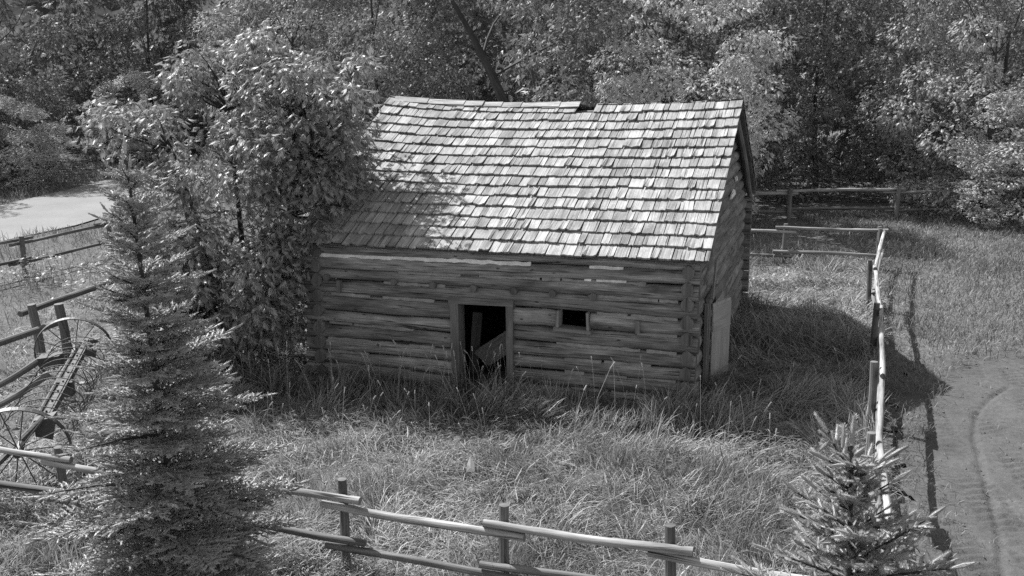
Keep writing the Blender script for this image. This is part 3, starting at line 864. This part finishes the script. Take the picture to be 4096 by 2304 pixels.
place_tree('leafy_shrub', 'low shrub in front of the far fence on the right', TV[2], (15.4, 29.6, -0.1), 2.1, (0.9, 0.9, 0.55), GB)
place_tree('leafy_shrub', 'bush at the foot of the left wood behind the road', TV[2], (-20.2, 40.5, -0.1), 1.1, (0.9, 0.9, 0.5), GB)
place_tree('leafy_shrub', 'shrub where the road disappears behind the maple', TV[2], (-17.8, 49.5, -0.1), 4.1, (0.9, 0.9, 0.6), GB)

# the wood behind: one mass
def wood_mass():
    Vs = []; Fs = []; Ts = []; nv = 0
    for (x, y, h, r) in [(-27, 44, 11, 3.6), (-24, 50, 12, 3.8), (-20, 55, 13, 4), (-14.5, 56, 13, 4), (-10, 55, 12, 4), (-5, 52, 13, 4), (-1, 45, 11, 3.6), (4.5, 42, 11, 3.6), (3.2, 36.5, 9, 3.0), (9, 43, 12, 3.8), (14, 43, 12, 3.8), (19, 44, 12, 3.8), (23, 40, 11, 3.6), (-3.8, 44, 10, 3.2), (-31, 52, 14, 4.5), (-26, 62, 16, 5), (-19, 65, 16, 5), (-12, 66, 16, 5), (-5, 62, 16, 5), (1, 56, 15, 4.5), (7, 54, 15, 4.5), (13, 53, 15, 4.5), (19, 54, 15, 4.5), (25, 50, 14, 4.5), (-33, 60, 14, 5), (-23, 57, 12, 4), (-15.5, 61, 12, 4.5), (-8.5, 58, 12, 4), (-2, 50, 11, 3.5), (10, 48, 11, 3.5), (16.5, 47, 11, 3.5)]:
        lobes = [(a+x, b+y, c, q) for a, b, c, q in make_lobes(min(h, 11.5), r, 0.3, 34, 0.8, 1.4)]
        V, F, T = crown_leaves(lobes, BGT, 3.3, 1.65, 0.36, shell=0.5)
        Vs.append(V); Fs.append(F+nv); Ts.append(T); nv += len(V)
    o = obj('distant_wood', fast_mesh('distant_wood', np.concatenate(Vs), [np.concatenate(Fs)], np.concatenate(Ts)), M['leaf_bg'])
    tag(o, 'dark mass of wood filling the background behind the nearer trees', 'wood', None, 'stuff')
wood_mass()
# wooded hillside closing the view behind the trees
hx = np.linspace(-90, 90, 140); hy = np.linspace(66, 130, 60)
X, Y = np.meshgrid(hx, hy, indexing='ij')
Z = np.clip((Y-66)/40, 0, 1)**0.8*26 - 0.5 + (vnoise(X, Y, 4, 71)-0.5)*4 + (vnoise(X, Y, 1.6, 72)-0.5)*2
V = np.stack([X, Y, Z], -1).reshape(-1, 3); ny = len(hy)
ii, jj = np.meshgrid(np.arange(139), np.arange(59), indexing='ij')
F = np.stack([ii*ny+jj, (ii+1)*ny+jj, (ii+1)*ny+jj+1, ii*ny+jj+1], -1).reshape(-1, 4)
M['hill'] = plain('wooded_hillside', 0.02, 0.06, 3, bump=1.0)
o = obj('hill', fast_mesh('hill', V, [F], smooth=True), M['hill']); o['kind'] = 'structure'

# ------------------------------------------------------------------ small maple at the cabin's left corner
def near_maple():
    base = np.array([-4.55, 17.2, 0])
    t = thing('small_maple', 'many-stemmed leafy maple hiding the left end of the cabin', 'tree', tuple(base))
    NT = [leaflet_template(7, 0.165, 0.029, d, True) for d in (0.7, 1.0, 1.4)]
    lobes = []
    rs = np.random.default_rng(5)
    for _ in range(150):
        z = 0.35 + 4.9*rs.random()**0.9
        tt = z/5.2
        R = 2.35*(0.62+0.55*math.sin(PI*min(1, tt*0.95)))*(1.0 if tt < 0.72 else max(0.25, 1-(tt-0.72)*2.1))
        a = rs.random()*2*PI; rr = R*(0.35+0.65*rs.random()**0.5)
        x, y = rr*math.cos(a)*1.0, rr*math.sin(a)*0.85
        if z < 2.2 and x > 1.15: continue                    # the cabin stands here
        if z < 1.3 and (x < -1.5): continue
        if 2.1 < z < 3.65 and x < -1.25: continue            # the road shows through here
        lobes.append((x, y, z, 0.26+0.24*rs.random()))
    for _ in range(46):
        lobes.append((-1.5+2.5*rs.random(), -1.9+1.6*rs.random(), 0.3+1.9*rs.random(), 0.26+0.2*rs.random()))
    for _ in range(26):
        zz = 2.7+2.0*rs.random(); lobes.append((1.0+1.5*rs.random()*(1-(zz-2.7)*0.15), -1.5+1.5*rs.random()+0.0, zz+0.2, 0.24+0.2*rs.random()))
    for _ in range(24):
        zz = 1.0+2.3*rs.random(); lobes.append(((0.6+1.1*rs.random()) if zz > 2.0 else 0.5+0.5*rs.random(), -2.0+0.9*rs.random(), zz, 0.24+0.18*rs.random()))
    for _ in range(34): lobes.append((-1.25+2.5*rs.random(), -1.7+2.0*rs.random(), 1.7+2.3*rs.random(), 0.24+0.2*rs.random()))
    for _ in range(12): lobes.append((1.0+1.2*rs.random(), -1.4+1.1*rs.random(), 3.0+1.3*rs.random(), 0.22+0.16*rs.random()))
    for _ in range(10): lobes.append((-2.2+0.9*rs.random(), -0.9+1.4*rs.random(), 3.6+0.7*rs.random(), 0.22+0.16*rs.random()))
    for _ in range(9): lobes.append((0.9+1.3*rs.random(), -0.6+1.2*rs.random(), 4.3+0.7*rs.random(), 0.22+0.15*rs.random()))
    V, F, T = crown_leaves(lobes, NT, 47, 0.76, 0.5, 0.24, 0.55)
    obj('crown', fast_mesh('maple_crown', V, [F], T), M['leaf'], t)
    geos = []
    stems = [((-0.3, -0.2), (-0.95, -0.5, 3.6)), ((0.0, 0.1), (-0.2, 0.2, 4.2)), ((0.25, 0), (0.9, 0.1, 4.0)), ((-0.1, 0.2), (-1.3, 0.6, 3.2)), ((0.2, -0.3), (1.2, -0.5, 3.4))]
    paths = []
    for (bx, by), e in stems:
        g1, _, pts = limb((bx, by, -0.2), e, 0.075, 0.025, 0.04, 10, 8); geos.append(g1); paths.append(pts)
    for q in lobes:
        allp = np.concatenate([p[3:] for p in paths]); c = np.array(q[:3])
        d = np.linalg.norm(allp-c, axis=1) + 0.9*np.maximum(0, allp[:, 2]-c[2]+0.1)
        g2, _, _ = limb(allp[np.argmin(d)], c + np.array([0, 0, 0.05]), 0.022, 0.006, 0.10, 6, 5); geos.append(g2)
    V, Fs, UV = merge(geos)
    obj('trunk', fast_mesh('maple_trunk', V, Fs, 0.6, UV, True), M['bark'], t)
    return len(F)
n_maple = near_maple()

# ------------------------------------------------------------------ spruces
def shoot_template(nn, nl, wid, ang=0.9, core=0.02, tip=5, n=4):
    """bottle-brush shoot of unit length along +X"""
    V = []; F = []
    ga = 2.39996
    for i in range(nn):
        t = 0.02 + 0.96*i/nn; a = i*ga + rng.random()*0.6
        r = np.array([0, math.cos(a), math.sin(a)])
        tap = min(1.0, 0.75+t*0.6) * (1.0 if t < 0.85 else 0.85)
        d = np.array([math.cos(ang), 0, 0]) + r*math.sin(ang) + rng.normal(0, 0.08, 3); d /= np.linalg.norm(d)
        s = np.cross(d, np.array([1.0, 0, 0])); s /= np.linalg.norm(s)
        p = np.array([t, 0, 0]) + r*core*0.6
        b = len(V); V += [p+s*wid*0.5, p-s*wid*0.5, p+d*nl*tap]; F.append((b, b+1, b+2))
    for k in range(tip):       # tip cluster
        a = k*ga; d = np.array([0.9, math.cos(a)*0.4, math.sin(a)*0.4]); d /= np.linalg.norm(d)
        s = np.cross(d, np.array([0.1, 1.0, 0])); s /= np.linalg.norm(s); p = np.array([0.97, 0, 0])
        b = len(V); V += [p+s*wid*0.5, p-s*wid*0.5, p+d*nl*0.8]; F.append((b, b+1, b+2))
    # woody core
    b = len(V)
    for x, rr in ((0.0, core*0.7), (0.55, core), (1.0, core*0.35)):
        for k in range(n): V.append(np.array([x, rr*math.cos(k*2*PI/n+x), rr*math.sin(k*2*PI/n+x)]))
    for q in (0, n):
        for k in range(n): F += [(b+q+k, b+q+(k+1) % n, b+q+n+k), (b+q+(k+1) % n, b+q+n+(k+1) % n, b+q+n+k)]
    return np.array(V), np.array(F)

def spruce(label, base, top, zlo, rbot, whorl, nbr, shoot_len, tmpl, lateral, seedv, leaders, dens=1.0, top_r=0.12, prof=1.0, low=None, zcut=0.0):
    rs = np.random.default_rng(seedv)
    base = np.array(base, float); top = np.array(top, float); H = top[2]
    t = thing('spruce_tree', label, 'tree', tuple(base))
    axis = (top-base)
    P = []; Fw = []; U = []; S = []; geos = []
    g, _, _ = limb((0, 0, -0.2), axis*np.array([1, 1, 0.985]), 0.008+H*0.009, 0.010, 0.004, 16, 10); geos.append(g)
    def add(p, f, s):
        P.append(p); Fw.append(f); U.append([0, 0, 1]); S.append(s)
    z = zlo
    while z < H-0.12:
        fr_ = 1-(z/H)
        ln0 = top_r + (rbot-top_r)*min(1.0, fr_/(1-zlo/H))**prof
        n = nbr + rs.integers(-1, 2)
        a0 = rs.random()*6.28
        c = axis*(z/H)
        for k in range(n):
            a = a0 + k*2*PI/n + rs.normal(0, 0.18); ln = ln0*(0.66+0.5*rs.random())
            rise = (0.75*(z/H)**2.2 + 0.05) + rs.normal(0, 0.06)
            d = np.array([math.cos(a), math.sin(a), rise]); d /= np.linalg.norm(d)
            zz = c + np.array([0, 0, rs.normal(0, 0.03)])
            sagk = 0.18*(1-z/H)
            m = max(2, int(ln/(shoot_len*0.5)*dens))
            g, _, _ = limb(zz, zz + d*ln - np.array([0, 0, sagk*ln*0.5]), 0.006+ln*0.012, 0.004, 0.02, 4, 5); geos.append(g)
            sd2 = np.array([-math.sin(a), math.cos(a), 0])
            for j in range(m+1):
                s_ = 0.05 + 0.95*j/m
                p = zz + d*ln*s_ - np.array([0, 0, sagk*ln*0.5*s_*s_])
                if s_ > 0.90:
                    add(p, d + rs.normal(0, 0.12, 3) + np.array([0, 0, 0.12]), shoot_len*(0.8+0.3*rs.random())); continue
                for sgn in (1, -1):
                    ll = lateral*ln*(1-s_)*(0.7+0.5*rs.random()) + shoot_len*0.6
                    q = max(1, int(ll/(shoot_len*0.62)))
                    dl = d*0.62 + sd2*sgn*0.78 + np.array([0, 0, rs.normal(0.02, 0.10)]); dl /= np.linalg.norm(dl)
                    for e in range(q):
                        pe = p + dl*ll*(e/q)
                        add(pe, dl + rs.normal(0, 0.10, 3), shoot_len*(0.65+0.35*rs.random()))
                        if e < q-1 or q == 1:
                            for s2 in (1, -1):
                                add(pe + dl*shoot_len*0.3, dl*0.7 + (d*s2)*0.6*sgn + rs.normal(0, 0.12, 3) + np.array([0, 0, 0.08]), shoot_len*(0.45+0.35*rs.random()))
                if rs.random() < 0.7: add(p, d*0.8 + np.array([0, 0, 0.5]) + rs.normal(0, 0.2, 3), shoot_len*0.55)
        z += whorl*(0.85+0.3*rs.random())
    for dx, dy, dz, s in leaders: add(axis + np.array([dx, dy, dz]), np.array([dx*0.6+rs.normal(0, 0.05), dy*0.6, 1.0]), s)
    # needles on the upper stem too
    zz = zlo
    while zz < H-0.05:
        add(axis*(zz/H), np.array([rs.normal(0, 0.7), rs.normal(0, 0.7), 0.6]), shoot_len*(0.6+0.5*(1-zz/H))); zz += 0.02
    P = np.array(P); Fw = np.array(Fw, float); S = np.array(S)
    U_ = np.array([0, 0, 1.0]) + rs.normal(0, 0.4, P.shape)
    tint = np.clip(rs.normal(0.5, 0.22, len(P)), 0, 1)
    if low is None: V, F, T = instance(tmpl, P, Fw, U_, S, tint)
    else:
        k = P[:, 2] > zcut
        V, F, T = instance(tmpl, P[k], Fw[k], U_[k], S[k], tint[k]); V2, F2, T2 = instance(low, P[~k], Fw[~k], U_[~k], S[~k], tint[~k])
        F = np.concatenate([F, F2+len(V)]); V = np.concatenate([V, V2]); T = np.concatenate([T, T2])
    obj('crown', fast_mesh('spruce_needles', V, [F], T), M['needle'], t)
    V, Fs, UV = merge(geos)
    obj('trunk', fast_mesh('spruce_trunk', V, Fs, 0.4, UV, True), M['bark'], t)
    return len(F)
n1 = spruce('tall soft grey spruce in front of the fence at lower left', (-2.98, 8.35, 0), (-3.16, 8.4, 4.36), 0.45, 1.28, 0.205, 6, 0.10,
       shoot_template(6, 0.22, 0.20, 1.0, 0.12, 2, 3), 0.50, 3, [(0, 0, -0.02, 0.15), (-0.03, 0.0, -0.1, 0.11), (0.03, 0, -0.13, 0.10)], 0.85)
n2 = spruce('small spruce top with stubby bottle-brush shoots at lower right', (1.95, 5.05, 0), (1.77, 5.0, 3.16), 1.7, 0.82, 0.15, 7, 0.13,
       shoot_template(130, 0.135, 0.030, 0.95, 0.09, 12, 5), 0.20, 9, [(0, 0, -0.03, 0.16), (-0.04, 0.02, -0.06, 0.13)], 0.85, 0.10, low=shoot_template(24, 0.15, 0.06, 0.95, 0.08, 3, 3), zcut=2.15)

# ------------------------------------------------------------------ grass
def in_cabin(x, y, pad=0.02):
    c, s = math.cos(PHI), math.sin(PHI)
    dx, dy = x-LF[0], y-LF[1]
    lx = dx*c - dy*s; ly = dx*s + dy*c
    return (lx > -pad) & (lx < L+pad) & (ly > -pad) & (ly < W+pad)
road_poly = ROAD_N + ROAD_F[::-1]
RF = [(3.05, 7.7), (3.94, 10.51), (4.94, 13.25), (6.08, 16.49), (7.21, 20.01), (8.79, 23.9)]
def right_of_fence(x, y):
    fx = np.interp(y, [p[1] for p in RF], [p[0] for p in RF]); return x > fx + 0.12
def front_y(x): return np.interp(x, [-9, -5.0, -1.7, 1.44, 3.05], [11.9, 10.6, 9.47, 8.39, 7.75])

def blades(x, y, length, width, lean_dir, lean_amt, tint, z0=-0.02):
    n = len(x)
    a = rng.random(n)*2*PI
    wd = np.stack([np.cos(a), np.sin(a), np.zeros(n)], 1)
    ld = np.stack([np.cos(lean_dir), np.sin(lean_dir), np.zeros(n)], 1)
    base = np.stack([x, y, np.full(n, z0)], 1)
    ts = np.array([0, 0.4, 0.75, 1.0])
    Vs = []
    # arc: angle from vertical grows along the blade
    th0 = lean_amt*0.25; dth = lean_amt*1.25
    pos = base.copy(); prev = 0
    pts = [base]
    for k in range(1, 4):
        tm = (ts[k]+ts[k-1])/2; seg = (ts[k]-ts[k-1])*length
        th = th0 + dth*tm
        pos = pos + ld*(np.sin(th)*seg)[:, None] + np.array([0, 0, 1.0])*(np.cos(th)*seg)[:, None]
        pos[:, 2] = np.maximum(pos[:, 2], z0+0.025)
        pts.append(pos)
    w = width[:, None]
    V = np.stack([pts[0]-wd*w*0.4, pts[0]+wd*w*0.4, pts[1]-wd*w*0.5, pts[1]+wd*w*0.5, pts[2]-wd*w*0.38, pts[2]+wd*w*0.38, pts[3]], 1)
    b = np.arange(n)[:, None]*7
    Q = np.concatenate([b+np.array([0, 1, 3, 2]), b+np.array([2, 3, 5, 4])])
    T = b+np.array([4, 5, 6])
    return V.reshape(-1, 3), Q, T, np.repeat(tint, 7)

def scatter(n, x0, x1, y0, y1):
    return x0+(x1-x0)*rng.random(n), y0+(y1-y0)*rng.random(n)
def in_view(x, y, m=500):
    u, v, zc = project(np.stack([x, y, np.full(len(x), 0.25)], 1))
    return (u > -m) & (u < 4096+m) & (v > -m) & (v < 2304+m*0.9) & (zc > 1)

def grass_object(name, label, sets, mat):
    Vs = []; Qs = []; Ts = []; Cs = []; nv = 0
    for s in sets:
        V, Q, T, C = blades(**s); Vs.append(V); Qs.append(Q+nv); Ts.append(T+nv); Cs.append(C); nv += len(V)
    o = obj(name, fast_mesh(name, np.concatenate(Vs), [np.concatenate(Qs), np.concatenate(Ts)], np.concatenate(Cs)), M[mat])
    tag(o, label, 'grass', None, 'stuff'); return o

def tall_set():
    # yard grass, clumped
    x, y = scatter(380000, -9.5, 9.2, 5.2, 26)
    yard = ~right_of_fence(x, y) & ~in_cabin(x, y, -0.05) & in_view(x, y)
    d = np.hypot(x, y)
    p = np.clip(1.25-(d-8)/16, 0.25, 1.0)
    p = p*(0.35+0.9*vnoise(x, y, 0.35, 41))
    left = (x < -7.5) | ((x < -5.2) & (y > 13))
    p = np.where(left, p*0.55, p)
    keep = yard & (rng.random(len(x)) < p)
    x, y = x[keep], y[keep]; d = np.hypot(x, y); n = len(x)
    flow = 2*PI*(vnoise(x, y, 1.3, 42)*0.8 + vnoise(x, y, 0.28, 43)*0.8) - 0.6
    amt = 0.45 + 1.7*vnoise(x, y, 0.6, 44) + rng.normal(0, 0.3, n)
    ln = (0.20 + 0.34*vnoise(x, y, 0.8, 45))*(0.55+0.8*rng.random(n))
    ln = np.where(y < front_y(x)-0.1, ln*0.85, ln)
    ln = np.where((x < -7.5) | ((x < -5.2) & (y > 13)), ln*0.62, ln)
    # beside the front wall and the door it stands taller and straighter
    cl_, sl_ = math.cos(PHI), math.sin(PHI)
    lx_ = (x-LF[0])*cl_-(y-LF[1])*sl_; ly_ = (x-LF[0])*sl_+(y-LF[1])*cl_
    wall = (ly_ > -1.3) & (ly_ < 0.1) & (lx_ > -1) & (lx_ < L+0.5) & (vnoise(x, y, 0.5, 48) > 0.52)
    ln = np.where(wall, ln*1.25, ln); amt = np.where(wall, amt*0.7, amt)
    patch = 0.55*vnoise(x, y, 0.8, 46) + 0.45*vnoise(x, y, 0.22, 47)
    tint = np.clip(0.36 - 0.14*wall + 1.0*(patch-0.5) + rng.normal(0, 0.22, n) + (rng.random(n) < 0.04)*0.25, 0, 1)
    return dict(x=x, y=y, length=ln, width=0.0085*(1+np.clip((d-9)/14, 0, 1.0))*(0.5+0.9*rng.random(n)), lean_dir=flow+rng.normal(0, 0.9, n), lean_amt=np.clip(amt, 0.1, 2.1), tint=tint)
def lawn_set():
    x, y = scatter(190000, 3.2, 20, 5, 33)
    d = np.hypot(x, y)
    e = (vnoise(x, y, 0.5, 21)-0.5)*0.7
    dirt = inside(DIRT, x+e, y+e*0.7)
    core = inside(DIRT_CORE, x+e, y+e*0.7)
    p = (0.35+0.9*vnoise(x, y, 0.4, 51))*np.where(core, 0.012, np.where(dirt, 0.30+1.2*vnoise(x, y, 0.3, 54)**2, 0.8))*np.where(core & (vnoise(x, y, 0.6, 55) > 0.72), 8, 1)
    keep = right_of_fence(x, y) & in_view(x, y) & (rng.random(len(x)) < p)
    x, y = x[keep], y[keep]; d = np.hypot(x, y); n = len(x)
    dirt = dirt[keep]
    ln = (0.10+0.16*vnoise(x, y, 0.9, 52))*(0.6+0.8*rng.random(n))
    tint = np.clip(0.45+0.5*(vnoise(x, y, 1.3, 53)-0.5)+rng.normal(0, 0.2, n), 0, 1)
    return dict(x=x, y=y, length=ln, width=0.008*(1+np.clip((d-12)/12, 0, 1.2)), lean_dir=rng.random(n)*2*PI, lean_amt=np.where(core[keep], 1.6, np.clip(0.9+rng.normal(0, 0.4, n), 0.1, 1.8)), tint=tint, z0=np.where(dirt, 0.03, -0.02))
def verge_set():
    x, y = scatter(110000, -22, 8, 14, 52)
    d = np.hypot(x, y)
    yardish = (x > -9.4) & (y < 25.5)
    keep = ~yardish & ~right_of_fence(x, y) & ~inside(road_poly, x + (vnoise(x, y, 0.6, 60)-0.5)*0.5, y) & in_view(x, y, 200) & (rng.random(len(x)) < (0.3+0.9*vnoise(x, y, 0.6, 61))*0.8)
    x, y = x[keep], y[keep]; d = np.hypot(x, y); n = len(x)
    ln = (0.14+0.26*vnoise(x, y, 1.5, 62))*(0.6+0.8*rng.random(n))
    tint = np.clip(0.35+0.5*(vnoise(x, y, 1.6, 63)-0.5)+rng.normal(0, 0.2, n), 0, 1)
    return dict(x=x, y=y, length=ln, width=0.010*(1+np.clip((d-18)/14, 0, 1.5)), lean_dir=rng.random(n)*2*PI, lean_amt=np.clip(0.8+rng.normal(0, 0.4, n), 0.1, 1.8), tint=tint)
ts = tall_set(); ls_ = lawn_set(); vs_ = verge_set()
grass_object('tall_grass', 'tall tangled pale grass filling the fenced yard around the cabin', [ts], 'grass')
grass_object('lawn_grass', 'shorter lawn grass to the right of the fence', [ls_], 'lawn')
grass_object('verge_grass', 'rough grass beside the road and behind the cabin', [vs_], 'lawn')

# flowering grass stalks with pale seed heads
def stalks():
    geos = []
    def spots(n, x0, x1, y0, y1):
        return np.stack(scatter(n, x0, x1, y0, y1), 1)
    dw = to_world([(2.9, -0.45, 0)])[0]
    pts = np.concatenate([dw[:2] + rng.normal(0, (0.75, 0.3), (55, 2)), spots(150, -5, 3.5, 9.5, 15.5), spots(40, 3.2, 6.5, 13, 24)])
    ok = ~in_cabin(pts[:, 0], pts[:, 1], 0.03) & ~right_of_fence(pts[:, 0], pts[:, 1])
    for (x, y) in pts[ok]:
        h = 0.55+0.35*rng.random(); l = rng.normal(0, 0.12, 2)
        st = np.array([(x, y, 0), (x+l[0]*0.4, y+l[1]*0.4, h*0.6), (x+l[0], y+l[1], h)])
        geos.append(tube(st, 0.0022, 3))
        hl = 0.05+0.05*rng.random(); d = (st[2]-st[1])/np.linalg.norm(st[2]-st[1]) + np.array([l[0], l[1], -0.3*rng.random()])
        geos.append(tube([st[2], st[2]+d*hl*0.5, st[2]+d*hl], 0.0055+0.003*rng.random(), 5))
    V, F, UV = merge(geos)
    T = np.clip(0.75+rng.normal(0, 0.15, len(V)), 0, 1)
    o = obj('seed_stalks', fast_mesh('seed_stalks', V, F, T), M['grass']); tag(o, 'pale timothy seed heads standing above the yard grass', 'grass stalks', None, 'stuff')
stalks()

# broad-leaved weeds
def weeds():
    WT = [leaflet_template(5, 0.10, 0.022, d, False) for d in (0.2, 0.6)]
    P = []
    for (cx, cy, r, n, h) in [(-10.9, 23.2, 0.8, 260, 0.7), (-9.6, 24.6, 1.0, 160, 0.5), (-9.0, 21.5, 1.0, 120, 0.4), (5.2, 21.3, 0.8, 110, 0.7), (5.9, 21.8, 0.6, 80, 0.6), (-3.0, 15.3, 0.5, 70, 0.5)]:
        q = rng.normal(0, 1, (n, 2))*r*0.6
        z = h*rng.random(n)*np.exp(-(q**2).sum(1)/(r*r))+0.06
        P.append(np.stack([cx+q[:, 0], cy+q[:, 1], z], 1))
    P = np.concatenate(P); P = P[~in_cabin(P[:, 0], P[:, 1], 0.05)]; n = len(P)
    f = rand_unit(n); f[:, 2] = abs(f[:, 2])*0.4+0.1
    V, F, T = instance(WT[0], P, f, np.array([0, 0, 1.0])+rng.normal(0, 0.3, (n, 3)), 0.7+0.6*rng.random(n), np.clip(rng.normal(0.5, 0.2, n), 0, 1))
    o = obj('weeds', fast_mesh('weeds', V, [F], T), M['leaf']); tag(o, 'broad-leaved weeds growing in patches among the grass', 'weeds', None, 'stuff')
weeds()
# loose stones and clods on the dirt
def stones():
    Vs = []; Fs = []; nv = 0
    x, y = scatter(2600, 3.2, 9.5, 5, 16.5); k = inside(DIRT_CORE, x, y) & in_view(x, y, 200); x, y = x[k], y[k]
    octa = np.array([(1, 0, 0), (0, 1, 0), (-1, 0, 0), (0, -1, 0), (0, 0, 0.8), (0, 0, -0.6)], float)
    of = np.array([(0, 1, 4), (1, 2, 4), (2, 3, 4), (3, 0, 4), (1, 0, 5), (2, 1, 5), (3, 2, 5), (0, 3, 5)])
    for i in range(len(x)):
        r = 0.005+0.018*rng.random()**4
        Vs.append(octa*(r*(0.6+0.8*rng.random((6, 1)))) + [x[i], y[i], 0.035]); Fs.append(of+nv); nv += 6
    o = obj('stones', fast_mesh('stones', np.concatenate(Vs), [np.concatenate(Fs)]), plain('stone', 0.07, 0.2, 30)); tag(o, 'loose stones and clods scattered over the dark dirt', 'stones', None, 'stuff')
stones()
print('TRIS', sum(len(m.loop_triangles) if m.loop_triangles else sum(p.loop_total-2 for p in m.polygons) if len(m.polygons) < 200 else len(m.polygons)*1.3 for m in bpy.data.meshes), 'maple', n_maple, 'spruce', n1, n2, 'blades', len(ts['x']), len(ls_['x']), len(vs_['x']))
